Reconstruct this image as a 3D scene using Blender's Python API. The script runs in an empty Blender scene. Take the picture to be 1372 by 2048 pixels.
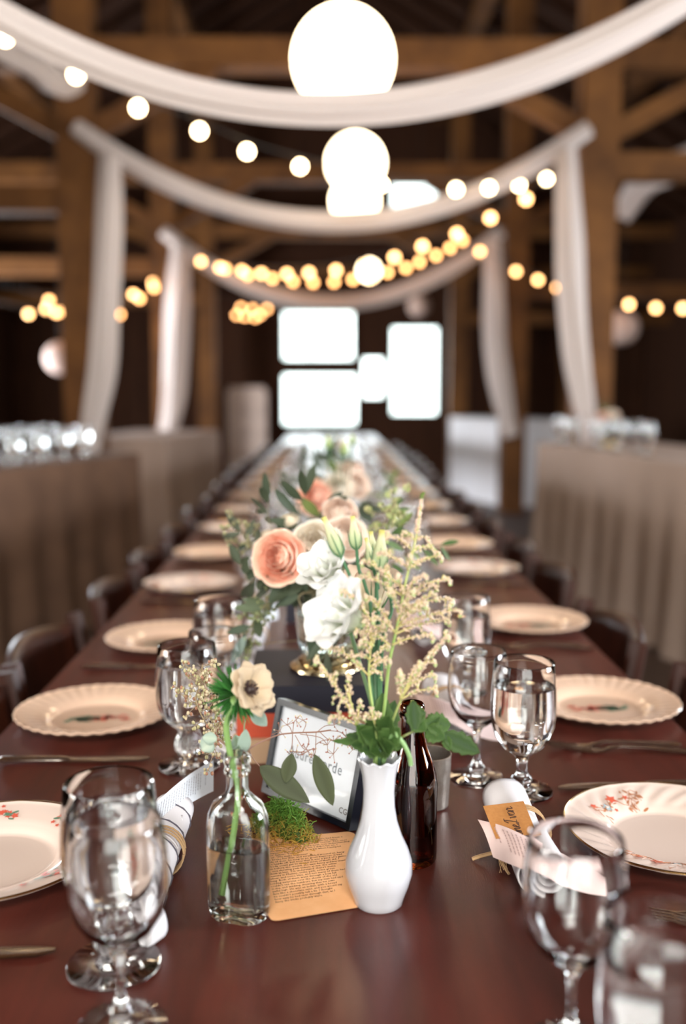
import bpy, math, random
from mathutils import Vector, Matrix, noise
random.seed(7)
PI = math.pi
sc = bpy.context.scene
COL = sc.collection

# ------------------------------------------------------------------ camera, light, exposure
EYE = 1.25
PITCH, YAW = math.radians(6.85), math.radians(0.75)
cam_d = bpy.data.cameras.new('camera'); cam = bpy.data.objects.new('camera', cam_d); COL.objects.link(cam)
cam.location = (0, 0, EYE)
cam.rotation_euler = (PI/2 - PITCH, 0, -YAW)
cam_d.sensor_fit = 'VERTICAL'; cam_d.sensor_height = 36; cam_d.sensor_width = 24; cam_d.lens = 35
cam_d.clip_start = 0.05; cam_d.clip_end = 200
cam_d.dof.use_dof = True; cam_d.dof.focus_distance = 1.07; cam_d.dof.aperture_fstop = 2.0
sc.camera = cam

world = bpy.data.worlds.new('sky'); sc.world = world; world.use_nodes = True
bg = world.node_tree.nodes['Background']
bg.inputs[0].default_value = (0.86, 1.0, 0.97, 1); bg.inputs[1].default_value = 2.6

def area(name, loc, rot, sx, sy, power, color):
    d = bpy.data.lights.new(name, 'AREA'); d.shape = 'RECTANGLE'; d.size = sx; d.size_y = sy
    d.energy = power; d.color = color
    o = bpy.data.objects.new(name, d); COL.objects.link(o); o.location = loc; o.rotation_euler = rot
    return o
DAY = (0.88, 0.93, 1.0)
area('daylight_rear_door', (0.2, -3.88, 1.9), (PI/2, 0, 0), 3.2, 2.9, 74, (1.0, 0.91, 0.84))
area('added_high_rear_light', (0, -3.86, 4.75), (math.radians(50), 0, 0), 2.6, 1.4, 150, (1.0, 0.93, 0.86))  # added light high behind the camera, brightens plates and other level surfaces
area('daylight_right_window', (4.55, 1.2, 1.75), (0, PI/2, 0), 1.3, 1.5, 150, DAY)
area('daylight_left_window', (-4.55, 0.6, 1.75), (0, -PI/2, 0), 1.3, 1.5, 80, (1, .93, .86))
area('daylight_left_far_window', (-4.55, 9.7, 1.15), (0, -PI/2, 0), .9, 2.4, 210, DAY)
area('daylight_right_far_window', (4.55, 5.0, 1.6), (0, PI/2, 0), 1.2, 1.6, 45, DAY)
area('daylight_far_windows', (0.25, 14.85, 1.9), (-PI/2, 0, 0), 2.4, 1.8, 22, DAY)

sc.view_settings.view_transform = 'Standard'; sc.view_settings.look = 'None'
sc.view_settings.gamma = 1; sc.view_settings.use_curve_mapping = False
sc.view_settings.exposure = 1.08
cy = sc.cycles
cy.max_bounces = 14; cy.diffuse_bounces = 4; cy.glossy_bounces = 5; cy.transmission_bounces = 12; cy.transparent_max_bounces = 12
cy.caustics_reflective = False; cy.caustics_refractive = True; cy.blur_glossy = 0.6
cy.sample_clamp_indirect = 6

FPX = 35/36*2048
CM = Matrix.Translation(cam.location) @ cam.rotation_euler.to_matrix().to_4x4()
def ray(px, py):
    return (CM.to_3x3() @ Vector(((px-686)/FPX, -(py-1024)/FPX, -1)))
def P(px, py, z=0.75):                     # point on a horizontal plane
    d = ray(px, py); t = (z-EYE)/d.z
    return Vector((d.x*t, d.y*t, z))
def A(px, py, y):                          # point at a known distance down the room
    d = ray(px, py); t = y/d.y
    return Vector((d.x*t, y, EYE+d.z*t))

# ------------------------------------------------------------------ materials
def _in(b, k, v):
    if k in b.inputs: b.inputs[k].default_value = v
def mat(name, base=(.8,.8,.8), rough=.5, metal=0, trans=0, ior=1.45, coat=0, spec=.5, emit=None, es=0, sss=0, attr=False,
        var=None, bump=0, bscale=40, transl=0, stretch=(1,1,1), vscale=6, coatr=.05, sheen=0):
    m = bpy.data.materials.new(name); m.use_nodes = True; nt = m.node_tree; b = nt.nodes['Principled BSDF']
    base4 = (*base, 1)
    _in(b,'Base Color',base4); _in(b,'Roughness',rough); _in(b,'Metallic',metal); _in(b,'Transmission Weight',trans)
    _in(b,'IOR',ior); _in(b,'Coat Weight',coat); _in(b,'Coat Roughness',coatr); _in(b,'Specular IOR Level',spec)
    _in(b,'Sheen Weight',sheen)
    if emit: _in(b,'Emission Color',(*emit,1)); _in(b,'Emission Strength',es)
    col = None
    if attr:
        a = nt.nodes.new('ShaderNodeAttribute'); a.attribute_name = 'Col'; col = a.outputs['Color']
        nt.links.new(col, b.inputs['Base Color'])
    tc = mp = None
    if var or bump:
        tc = nt.nodes.new('ShaderNodeTexCoord'); mp = nt.nodes.new('ShaderNodeMapping'); mp.inputs['Scale'].default_value = stretch
        nt.links.new(tc.outputs['Object'], mp.inputs[0])
    if var:
        n = nt.nodes.new('ShaderNodeTexNoise'); n.inputs['Scale'].default_value = vscale; n.inputs['Detail'].default_value = 6
        n.inputs['Roughness'].default_value = .65
        r = nt.nodes.new('ShaderNodeValToRGB'); r.color_ramp.elements[0].color = (*var,1); r.color_ramp.elements[1].color = base4
        r.color_ramp.elements[0].position = .35; r.color_ramp.elements[1].position = .65
        nt.links.new(mp.outputs[0], n.inputs['Vector']); nt.links.new(n.outputs[0], r.inputs[0]); nt.links.new(r.outputs[0], b.inputs['Base Color'])
        col = r.outputs[0]
    if bump:
        n2 = nt.nodes.new('ShaderNodeTexNoise'); n2.inputs['Scale'].default_value = bscale; n2.inputs['Detail'].default_value = 3
        bp = nt.nodes.new('ShaderNodeBump'); bp.inputs['Strength'].default_value = bump; bp.inputs['Distance'].default_value = .002
        nt.links.new(mp.outputs[0], n2.inputs['Vector']); nt.links.new(n2.outputs[0], bp.inputs['Height']); nt.links.new(bp.outputs[0], b.inputs['Normal'])
    if transl:
        t = nt.nodes.new('ShaderNodeBsdfTranslucent'); t.inputs[0].default_value = base4
        if col: nt.links.new(col, t.inputs[0])
        mx = nt.nodes.new('ShaderNodeMixShader'); mx.inputs[0].default_value = transl
        out = nt.nodes['Material Output']
        nt.links.new(b.outputs[0], mx.inputs[1]); nt.links.new(t.outputs[0], mx.inputs[2]); nt.links.new(mx.outputs[0], out.inputs[0])
    return m
M = {}
M['table'] = mat('stained_table_wood', (.092,.019,.0125), .34, var=(.056,.012,.008), stretch=(7,.7,1), vscale=5, bump=.10, bscale=120, coat=.12, coatr=.2, spec=.42)
M['chair'] = mat('mahogany_chair_wood', (.045,.010,.004), .42, var=(.020,.005,.002), stretch=(2,2,.5), vscale=9, coat=.1, coatr=.15)
M['beam'] = mat('old_barn_timber', (.155,.060,.013), .75, spec=.3, var=(.075,.027,.006), stretch=(1,1,1), vscale=3, bump=.5, bscale=25)
M['board'] = mat('dark_barn_boards', (.050,.017,.006), .85, spec=.2, var=(.020,.007,.003), stretch=(9,9,.4), vscale=3, bump=.5, bscale=20)
M['floor'] = mat('worn_floor', (.07,.04,.03), .6, var=(.04,.022,.016), stretch=(5,.5,1), vscale=3)
M['glass'] = mat('clear_glass', (1,1,1), 0, trans=1, ior=1.48)
M['water'] = mat('water', (1,1,1), 0, trans=1, ior=1.33)
M['oldglass'] = mat('old_bottle_glass', (.96,.99,.97), .01, trans=1, ior=1.46)
M['amber'] = mat('amber_glass', (.22,.045,.006), .02, trans=1, ior=1.5)
M['milk'] = mat('milk_glass', (.52,.51,.54), .12, coat=.5, coatr=.03)
M['china'] = mat('cream_china', (.78,.54,.40), .16, coat=.5, coatr=.04)
M['chinawhite'] = mat('white_china', (.78,.62,.54), .16, coat=.5, coatr=.04)
M['gold'] = mat('gold_rim', (.75,.48,.18), .22, metal=1)
M['red'] = mat('painted_red', (.60,.10,.06), .3)
M['pink'] = mat('painted_pink', (.75,.28,.22), .3)
M['pgreen'] = mat('painted_green', (.10,.20,.13), .3)
M['pbrown'] = mat('painted_brown', (.42,.17,.08), .3)
M['pblue'] = mat('painted_blue_grey', (.35,.45,.48), .3)
M['silver'] = mat('worn_silver', (.72,.66,.60), .2, metal=1, bump=.05, bscale=200)
M['brass'] = mat('brass_foot', (.80,.66,.42), .2, metal=1)
M['mercury'] = mat('mercury_glass', (.40,.35,.31), .28, metal=.75, var=(.3,.24,.2), vscale=60, bump=.3, bscale=150)
M['linen'] = mat('white_linen', (.72,.68,.69), .9)
M['stripe'] = mat('charcoal_stripe', (.10,.09,.11), .9)
M['swag'] = mat('ivory_drape_cloth', (.66,.57,.53), .95, transl=.3)
M['cloth'] = mat('table_linen', (.36,.26,.21), .95, bump=.2, bscale=200)
M['clothwhite'] = mat('white_table_linen', (.80,.78,.80), .95)
M['burlap'] = mat('beige_table_linen', (.15,.08,.048), .95, var=(.10,.052,.032), vscale=4)
M['paper'] = mat('white_paper', (.76,.79,.84), .8)
M['pinkpaper'] = mat('pale_pink_paper', (.70,.52,.48), .8)
M['kraft'] = mat('kraft_card', (.55,.24,.07), .8, var=(.48,.20,.055), vscale=200)
M['page'] = mat('yellowed_page', (.92,.50,.24), .85, var=(.85,.43,.19), vscale=25, bump=.1, bscale=60)
M['ink'] = mat('brown_black_ink', (.06,.025,.015), .8)
M['greyink'] = mat('grey_ink', (.16,.18,.20), .8)
M['textpink'] = mat('faded_print', (.42,.28,.26), .8)
M['textgrey'] = mat('faded_grey_print', (.38,.38,.42), .8)
M['black'] = mat('black_frame_paint', (.006,.007,.012), .25, coat=.3)
M['navy'] = mat('navy_book_cloth', (.014,.013,.024), .6, bump=.15, bscale=600)
M['redbook'] = mat('red_book_cloth', (.50,.07,.03), .65, bump=.15, bscale=600)
M['tanbook'] = mat('tan_book_cloth', (.50,.32,.19), .7, bump=.15, bscale=600)
M['pages'] = mat('book_pages', (.62,.48,.34), .8, var=(.5,.36,.24), stretch=(1,1,60), vscale=8)
M['twine'] = mat('jute_twine', (.42,.26,.13), .95)
M['petal'] = mat('petals', attr=True, rough=.55, transl=.28, spec=.25)
M['leaf'] = mat('leaves', attr=True, rough=.55, transl=.10, spec=.22)
M['stem'] = mat('stems', attr=True, rough=.5)
M['lit'] = mat('lit_paper_lantern', (.9,.85,.75), .9, emit=(1,.74,.45), es=6.5)
M['unlit'] = mat('unlit_paper_lantern', (.62,.46,.40), .95, transl=.2)
M['bulb'] = mat('glowing_bulb', (1,.8,.5), .3, emit=(1,.47,.17), es=7)
M['bulbwarm'] = mat('warm_bulb', (1,.8,.5), .3, emit=(1,.43,.14), es=6)
M['bulbnear'] = mat('near_bulb', (1,.8,.5), .3, emit=(1,.72,.40), es=15)
M['socket'] = mat('black_socket', (.02,.02,.02), .6)
M['oldpaint'] = mat('old_white_paint', (.50,.38,.32), .8)
def pane_mat():
    m = bpy.data.materials.new('window_glass'); m.use_nodes = True; nt = m.node_tree
    nt.nodes.remove(nt.nodes['Principled BSDF'])
    t = nt.nodes.new('ShaderNodeBsdfTransparent'); g = nt.nodes.new('ShaderNodeBsdfGlossy'); g.inputs['Roughness'].default_value = .02
    mx = nt.nodes.new('ShaderNodeMixShader'); mx.inputs[0].default_value = .06
    nt.links.new(t.outputs[0], mx.inputs[1]); nt.links.new(g.outputs[0], mx.inputs[2]); nt.links.new(mx.outputs[0], nt.nodes['Material Output'].inputs[0])
    return m
M['pane'] = pane_mat()

# ------------------------------------------------------------------ mesh helpers
OFF = {}
def lerp(a, b, t): return a + (b-a)*t
def lc(a, b, t): return tuple(a[i]+(b[i]-a[i])*t for i in range(3))
def spline(pts, n=8):
    pts = [Vector(p) for p in pts]
    if len(pts) < 3: return [pts[0].lerp(pts[-1], i/n) for i in range(n+1)]
    q = [2*pts[0]-pts[1]] + pts + [2*pts[-1]-pts[-2]]; out = []
    for i in range(1, len(q)-2):
        p0,p1,p2,p3 = q[i-1:i+3]
        for k in range(n):
            t = k/n
            out.append(.5*((2*p1)+(p2-p0)*t+(2*p0-5*p1+4*p2-p3)*t*t+(3*p1-p0-3*p2+p3)*t**3))
    out.append(pts[-1]); return out
def frame(d):
    d = Vector(d).normalized(); a = Vector((0,0,1)) if abs(d.z) < .9 else Vector((1,0,0))
    x = a.cross(d).normalized(); y = d.cross(x); return x, y, d
def align(loc, d, roll=0):
    x, y, z = frame(d); m = Matrix((x, y, z)).transposed().to_4x4()
    return Matrix.Translation(loc) @ m @ Matrix.Rotation(roll, 4, 'Z')
class MB:
    def __init__(s): s.v=[]; s.f=[]; s.m=[]; s.c=[]
    def add(s, vs, fs, mi=0, T=None, col=(1,1,1)):
        o = len(s.v)
        for i, p in enumerate(vs):
            p = Vector(p); s.v.append(T @ p if T else p)
            s.c.append(col[i] if isinstance(col, list) else col)
        for f in fs: s.f.append(tuple(o+i for i in f)); s.m.append(mi)
        return s
    def grid(s, fn, nu, nv, mi=0, T=None, col=None, wrap=False):
        vs=[]; cs=[]
        for j in range(nv+1):
            for i in range(nu if wrap else nu+1):
                u, v = i/nu, j/nv; vs.append(fn(u, v)); cs.append(col(u, v) if callable(col) else (col or (1,1,1)))
        w = nu if wrap else nu+1; fs=[]
        for j in range(nv):
            for i in range(nu):
                a=j*w+i; b=j*w+(i+1)%w if wrap else j*w+i+1
                fs.append((a, b, b+w, a+w))
        return s.add(vs, fs, mi, T, cs)
    def lathe(s, prof, n=40, mi=0, T=None, col=(1,1,1), mod=None):
        vs=[]; fs=[]; rows=[]
        for r, z in prof:
            if r < 1e-6: rows.append([len(vs)]); vs.append((0,0,z))
            else:
                st=len(vs); row=[]
                for i in range(n):
                    a=2*PI*i/n; rr=r; zz=z
                    if mod: rr, zz = mod(r, z, a)
                    vs.append((rr*math.cos(a), rr*math.sin(a), zz)); row.append(st+i)
                rows.append(row)
        for A_, B_ in zip(rows, rows[1:]):
            for i in range(n):
                j=(i+1)%n
                if len(A_)==1 and len(B_)==1: break
                if len(A_)==1: fs.append((A_[0], B_[j], B_[i]))
                elif len(B_)==1: fs.append((A_[i], A_[j], B_[0]))
                else: fs.append((A_[i], A_[j], B_[j], B_[i]))
        return s.add(vs, fs, mi, T, col)
    def tube(s, pts, r, n=8, mi=0, T=None, col=(1,1,1), rfn=None, caps=True):
        pts=[Vector(p) for p in pts]; m=len(pts); vs=[]; fs=[]; cs=[]
        x=None
        for k, p in enumerate(pts):
            d=(pts[min(k+1,m-1)]-pts[max(k-1,0)])
            d = d.normalized() if d.length>1e-9 else Vector((0,0,1))
            if x is None: x, y, _ = frame(d)
            x=(x-d*x.dot(d)); x = x.normalized() if x.length>1e-6 else frame(d)[0]
            y=d.cross(x); t=k/(m-1); rr=r(t) if callable(r) else r
            for i in range(n):
                a=2*PI*i/n; q=rfn(t,a,rr) if rfn else (rr,rr)
                vs.append(p+x*math.cos(a)*q[0]+y*math.sin(a)*q[1]); cs.append(col(t) if callable(col) else col)
        for k in range(m-1):
            for i in range(n):
                j=(i+1)%n; fs.append((k*n+i, k*n+j, (k+1)*n+j, (k+1)*n+i))
        if caps: fs.append(tuple(range(n))[::-1]); fs.append(tuple((m-1)*n+i for i in range(n)))
        return s.add(vs, fs, mi, T, cs)
    def box(s, a, b, mi=0, T=None, col=(1,1,1), bev=0):
        x0,y0,z0=a; x1,y1,z1=b
        if bev:
            e=bev; vs=[]; fs=[]
            prof=[(x0+e,y0),(x1-e,y0),(x1,y0+e),(x1,y1-e),(x1-e,y1),(x0+e,y1),(x0,y1-e),(x0,y0+e)]
            ins=[(x0+2*e,y0+e),(x1-2*e,y0+e),(x1-e,y0+2*e),(x1-e,y1-2*e),(x1-2*e,y1-e),(x0+2*e,y1-e),(x0+e,y1-2*e),(x0+e,y0+2*e)]
            vs=[(x,y,z0) for x,y in ins]+[(x,y,z0+e) for x,y in prof]+[(x,y,z1-e) for x,y in prof]+[(x,y,z1) for x,y in ins]
            fs=[tuple(range(8))[::-1], tuple(24+i for i in range(8))]
            for k in range(3):
                for i in range(8):
                    j=(i+1)%8; fs.append((k*8+i,k*8+j,k*8+8+j,k*8+8+i))
            return s.add(vs,fs,mi,T,col)
        vs=[(x0,y0,z0),(x1,y0,z0),(x1,y1,z0),(x0,y1,z0),(x0,y0,z1),(x1,y0,z1),(x1,y1,z1),(x0,y1,z1)]
        return s.add(vs,[(0,3,2,1),(4,5,6,7),(0,1,5,4),(1,2,6,5),(2,3,7,6),(3,0,4,7)],mi,T,col)
    def beam(s, p, q, w, h, mi=0):
        p=Vector(p); q=Vector(q); d=q-p; L=d.length; T=align(p, d)
        return s.box((-w/2,-h/2,0),(w/2,h/2,L),mi,T)
    def ball(s, c, r, n=8, m=5, mi=0, col=(1,1,1), sz=1):
        prof=[(math.sin(PI*k/m)*r, -math.cos(PI*k/m)*r*sz) for k in range(m+1)]
        prof[0]=(0,prof[0][1]); prof[-1]=(0,prof[-1][1])
        return s.lathe(prof, n, mi, Matrix.Translation(c), col)
    def bead(s, c, r, col):
        x,y,z=c
        s.add([(x+r,y,z),(x,y+r,z),(x-r,y,z),(x,y-r,z),(x,y,z+r),(x,y,z-r)],[(0,1,4),(1,2,4),(2,3,4),(3,0,4),(1,0,5),(2,1,5),(3,2,5),(0,3,5)],0,None,col)
    def build(s, name, mats, parent=None, world=False, smooth=True, solid=0, ang=38, bev=0, loc=None):
        me=bpy.data.meshes.new(name)
        off=Vector((0,0,0))
        if world and parent is not None: off=OFF.get(parent.name, Vector((0,0,0)))
        if loc is not None: off=Vector(loc)
        me.from_pydata([tuple(v-off) for v in s.v],[],s.f)
        if not isinstance(mats,(list,tuple)): mats=[mats]
        for m in mats: me.materials.append(m)
        me.polygons.foreach_set('material_index', s.m)
        if any(c!=(1,1,1) for c in s.c):
            at=me.color_attributes.new('Col','FLOAT_COLOR','POINT')
            flat=[]
            for c in s.c: flat+= [c[0],c[1],c[2],1]
            at.data.foreach_set('color', flat)
        if smooth:
            me.polygons.foreach_set('use_smooth',[True]*len(s.f))
            try: me.set_sharp_from_angle(angle=math.radians(ang))
            except Exception: pass
        me.update()
        o=bpy.data.objects.new(name, me); COL.objects.link(o)
        if parent is not None:
            o.parent=parent; OFF[o.name]=OFF.get(parent.name, Vector((0,0,0)))
        else:
            o.location=off if loc is not None else (0,0,0); OFF[o.name]=off if loc is not None else Vector((0,0,0))
        if solid:
            md=o.modifiers.new('thickness','SOLIDIFY'); md.thickness=solid; md.offset=0
        return o
def tag(o, label=None, cat=None, group=None, kind=None):
    if label: o['label']=label
    if cat: o['category']=cat
    if group: o['group']=group
    if kind: o['kind']=kind
    return o
def thing(name, label, cat, loc=(0,0,0), rz=0, group=None):
    o=bpy.data.objects.new(name,None); COL.objects.link(o); o.location=loc; o.rotation_euler=(0,0,rz); o.empty_display_size=.05
    OFF[o.name]=Vector(loc); return tag(o,label,cat,group)
def dup(root, loc=None, rz=None, label=None, group=None, scale=None):
    kids=[c for c in bpy.data.objects if c.parent==root]
    r=root.copy(); COL.objects.link(r)
    if loc is not None: r.location=loc
    if rz is not None: r.rotation_euler=(0,0,rz)
    if scale: r.scale=(scale,)*3
    if label: r['label']=label
    if group: r['group']=group
    for ch in kids:
        c=ch.copy(); COL.objects.link(c); c.parent=r
        for g in [k for k in bpy.data.objects if k.parent==ch]:
            d=g.copy(); COL.objects.link(d); d.parent=c
    return r
def struct(o): o['kind']='structure'; return o
ORD=['first','second','third','fourth','fifth','sixth','seventh','eighth','ninth','tenth','eleventh','twelfth','thirteenth','fourteenth','fifteenth','sixteenth','seventeenth','eighteenth','nineteenth','twentieth']

def text_geo(body, size=1, shear=0, align_x='LEFT', spacing=1, linesp=1, res=2):
    cu=bpy.data.curves.new('writing','FONT'); cu.body=body; cu.size=size; cu.shear=shear; cu.align_x=align_x
    cu.space_character=spacing; cu.space_line=linesp; cu.resolution_u=res
    o=bpy.data.objects.new('writing',cu); COL.objects.link(o)
    bpy.context.view_layer.update()
    me=o.evaluated_get(bpy.context.evaluated_depsgraph_get()).to_mesh()
    vs=[v.co.copy() for v in me.vertices]; fs=[tuple(p.vertices) for p in me.polygons]
    bpy.data.objects.remove(o); bpy.data.curves.remove(cu)
    return vs, fs
def text_bounds(vs):
    xs=[v.x for v in vs]; ys=[v.y for v in vs]; return min(xs),max(xs),min(ys),max(ys)

# ================================================================== THE BARN
XW, YF, YB, EAVE, RIDGE = 4.7, 15.0, -4.0, 3.6, 6.4
TH=.14
def wall_cells(xs, zs, holes, mk):
    for a,b in zip(xs,xs[1:]):
        for c,d in zip(zs,zs[1:]):
            mx,mz=(a+b)/2,(c+d)/2
            if any(h[0]<mx<h[1] and h[2]<mz<h[3] for h in holes): continue
            mk(a,b,c,d)
def roof_z(x): return RIDGE-(RIDGE-EAVE)*abs(x)/XW
# far wall, its openings taken from where daylight shows
def hole(px0,px1,py0,py1,y=YF):
    a=A(px0,py0,y); b=A(px1,py1,y); return (a.x,b.x,b.z,a.z)
holes=[hole(566,706,624,718), hole(566,712,750,848), hole(727,766,717,794), hole(785,874,655,828), hole(785,872,354,424)]
xs=sorted({-XW,XW,*[h[0] for h in holes],*[h[1] for h in holes]}); zs=sorted({0,EAVE,*[h[2] for h in holes[:4]],*[h[3] for h in holes[:4]]})
wf=MB(); wall_cells(xs,zs,holes,lambda a,b,c,d: wf.box((a,YF,c),(b,YF+TH,d)))
# gable strips above the eave
gh=holes[4]
def gable(mb, y, hole=None):
    n=40; w=2*XW/n
    cuts=sorted({-XW+i*w for i in range(n+1)} | ({hole[0],hole[1]} if hole else set()))
    for a,b in zip(cuts,cuts[1:]):
        top=max(roof_z(a),roof_z(b))+.05; 
        if top<=EAVE+.01: continue
        if hole and hole[0]-1e-6<=a and b<=hole[1]+1e-6:
            mb.box((a,y,EAVE),(b,y+TH,hole[2])); mb.box((a,y,hole[3]),(b,y+TH,top))
        else: mb.box((a,y,EAVE),(b,y+TH,top))
gable(wf,YF,gh)
struct(wf.build('wall_far',M['board'],smooth=False))
bt=MB()
for i in range(31):
    x=-XW+.05+i*(2*XW-.1)/30
    if any(h[0]-.06<x<h[1]+.06 for h in holes): continue
    bt.box((x-.03,YF-.03,0),(x+.03,YF,EAVE))
struct(bt.build('trim_1',M['board'],smooth=False))
for i,h in enumerate(holes):
    f=MB(); w=.05
    x0,x1,z0,z1=h
    f.box((x0-w,YF-.05,z0-w),(x0,YF+TH,z1+w)); f.box((x1,YF-.05,z0-w),(x1+w,YF+TH,z1+w))
    f.box((x0,YF-.05,z0-w),(x1,YF+TH,z0)); f.box((x0,YF-.05,z1),(x1,YF+TH,z1+w))
    o=struct(f.build('window_%d'%(i+1),M['board'],smooth=False))
    p=MB(); p.box((x0,YF+.05,z0),(x1,YF+.056,z1)); p.build('pane',M['pane'],o,smooth=False)
# rear wall with wide open doorway behind the camera
wr=MB(); dh=(-1.45,1.85,-.1,3.35)
wall_cells([-XW,dh[0],dh[1],XW],[0,dh[3],EAVE],[dh],lambda a,b,c,d: wr.box((a,YB-TH,c),(b,YB,d)))
gable(wr,YB-TH,(-1.4,1.4,4.0,5.45)); struct(wr.build('wall_rear',M['board'],smooth=False))  # gable hole is invented, made to go with the added high rear light
# side walls with window openings
def side(sx,name,hs):
    mb=MB(); ys=sorted({YB,YF,*[h[0] for h in hs],*[h[1] for h in hs]}); z=sorted({0,EAVE,*[h[2] for h in hs],*[h[3] for h in hs]})
    x0,x1=(XW,XW+TH) if sx>0 else (-XW-TH,-XW)
    wall_cells(ys,z,hs,lambda a,b,c,d: mb.box((x0,a,c),(x1,b,d)))
    struct(mb.build(name,M['board'],smooth=False))
side(1,'wall_right',[(.45,1.95,1.1,2.4),(4.2,5.8,1.0,2.2)])
side(-1,'wall_left',[(-.15,1.35,1.1,2.4),(8.5,10.9,.7,2.2)])
fl=MB(); fl.box((-XW-TH,YB-TH,-.1),(XW+TH,YF+TH,0)); struct(fl.build('floor',M['floor'],smooth=False))
ce=MB()
for s in (-1,1):
    a=Vector((s*(XW+.2),0,roof_z(XW+.2)+.02)); 
    ce.add([(0,YB-.2,RIDGE+.02),(0,YF+.2,RIDGE+.02),(a.x,YF+.2,a.z),(a.x,YB-.2,a.z),(0,YB-.2,RIDGE+.12),(0,YF+.2,RIDGE+.12),(a.x,YF+.2,a.z+.1),(a.x,YB-.2,a.z+.1)],
           [(0,1,2,3),(4,7,6,5),(0,3,7,4),(1,5,6,2),(2,6,7,3),(0,4,5,1)])
struct(ce.build('ceiling',M['board'],smooth=False))
y=.4
while y<YF:
    for s in (-1,1):
        r=MB(); r.beam((s*XW,y,roof_z(XW)-.05),(0,y,RIDGE-.05),.13,.06); struct(r.build('rafter',M['board'],smooth=False))
    y+=.62
for x in (-3.1,-1.6,1.6,3.1):
    r=MB(); r.box((x-.08,YB,roof_z(x)-.30),(x+.08,YF,roof_z(x)-.14)); struct(r.build('purlin',M['beam'],smooth=False))

# posts, tie beams and braces
ROWS=[3.3,6.85,10.4,14.0]
PX={3.3:(-1.7,1.76),6.85:(-1.66,1.78),10.4:(-1.68,1.90),14.0:(-1.70,1.78)}
def timber(name,p,q,w,h):
    mb=MB(); mb.beam(p,q,w,h); return struct(mb.build(name,M['beam'],smooth=False))
for y in ROWS:
    for i,x in enumerate(PX[y]):
        s=-1 if i==0 else 1; az=2.52 if s<0 else (2.74 if y<9 else 2.27)
        timber('timber_post',(x,y,0),(x,y,roof_z(x)-.1),.24,.24)
        timber('diagonal_brace',(x-s*.08,y,2.95),(x-s*.90,y,3.38),.11,.13)
        timber('diagonal_brace',(x+s*.08,y,2.95),(x+s*.90,y,3.38),.11,.13)
        timber('aisle_beam',(x+s*.12,y,az),(s*XW,y,az),.17,.17)
    timber('tie_beam',(-XW,y,3.44),(XW,y,3.44),.2,.18)
timber('wall_girt',(-XW,YF-.1,3.0),(XW,YF-.1,3.0),.16,.14)
for x in (-3.4,-2.4,2.5,3.5): timber('wall_stud',(x,YF-.1,0),(x,YF-.1,3.0),.14,.14)

# drapes ----------------------------------------------------------------
def drape(name,label,pts,r,cat='drape',seed=0,flat=1.0,group=None):
    mb=MB(); rnd=random.Random(seed); ph=[rnd.random()*6 for _ in range(4)]
    def rf(t,a,rr):
        k=1+.13*math.cos(5*a+ph[0]+3*t)+.08*math.cos(9*a+ph[1]-4*t)+.04*math.sin(14*t+ph[2])
        return (rr*k*flat, rr*k)
    mb.tube(spline(pts,12),r,28,rfn=rf)
    return tag(mb.build(name,M['swag'],loc=pts[0]),label,cat,group)
def swag(y,row,z_end,z_min,r,label,sd):
    x0,x1=PX[row]; x0+=.02; x1-=.10 if y<9 else .18
    pts=[]
    for i in range(13):
        t=i/12; x=lerp(x0,x1,t); z=z_min+(z_end-z_min)*(2*t-1)**2
        pts.append((x,y,z))
    return drape('cloth_swag',label,pts,lambda t:r*(1-.25*abs(2*t-1)**3),'swag',sd,flat=1)
swag(3.3-.16,3.3,2.88,2.100,.046,'white fabric swag closest to the camera, sweeping in front of the largest lantern',1)
swag(6.85-.16,6.85,2.95,2.36,.062,'ivory fabric swag hung between the second pair of posts, under two lanterns',2)
swag(10.4-.16,10.4,2.85,2.14,.075,'farthest ivory fabric swag, below the dense row of bulbs',3)
def hang(px,y,label,sd,r=.085):
    drape('hanging_drape',label,[A(x,yy,y) for x,yy in px],lambda t:r*(.75+.35*math.sin(PI*min(1,t*1.1))*.8),'drape',sd)
hang([(222,312),(219,450),(213,600),(206,730),(186,840),(176,905)],6.85-.2,'long pale drape down the near left post, ending at the left table',11,.082)
hang([(1132,300),(1136,440),(1140,560),(1150,690),(1166,800),(1182,885)],6.85-.2,'long pale drape down the near right post',12,.082)
hang([(362,492),(357,600),(352,720),(346,810),(330,880)],10.4-.2,'pale drape down the farther left post, catching blue daylight at its foot',13,.115)
hang([(984,475),(989,600),(992,700),(1004,790),(1022,872)],10.4-.2,'pale drape down the farther right post, beside the white covered table',14,.105)
drape('cloth_swag','dim blurred swag in the right aisle beyond the posts',[A(1372+60,300,8.2),A(1330,345,8.6),A(1285,370,9),A(1250,420,9.4)],.11,'swag',15)
drape('cloth_swag','dim mauve swag high in the left aisle under the roof',[A(-60,60,5.2),A(70,130,5.4),A(110,165,5.5),A(150,160,5.7)],.065,'swag',16)

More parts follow.
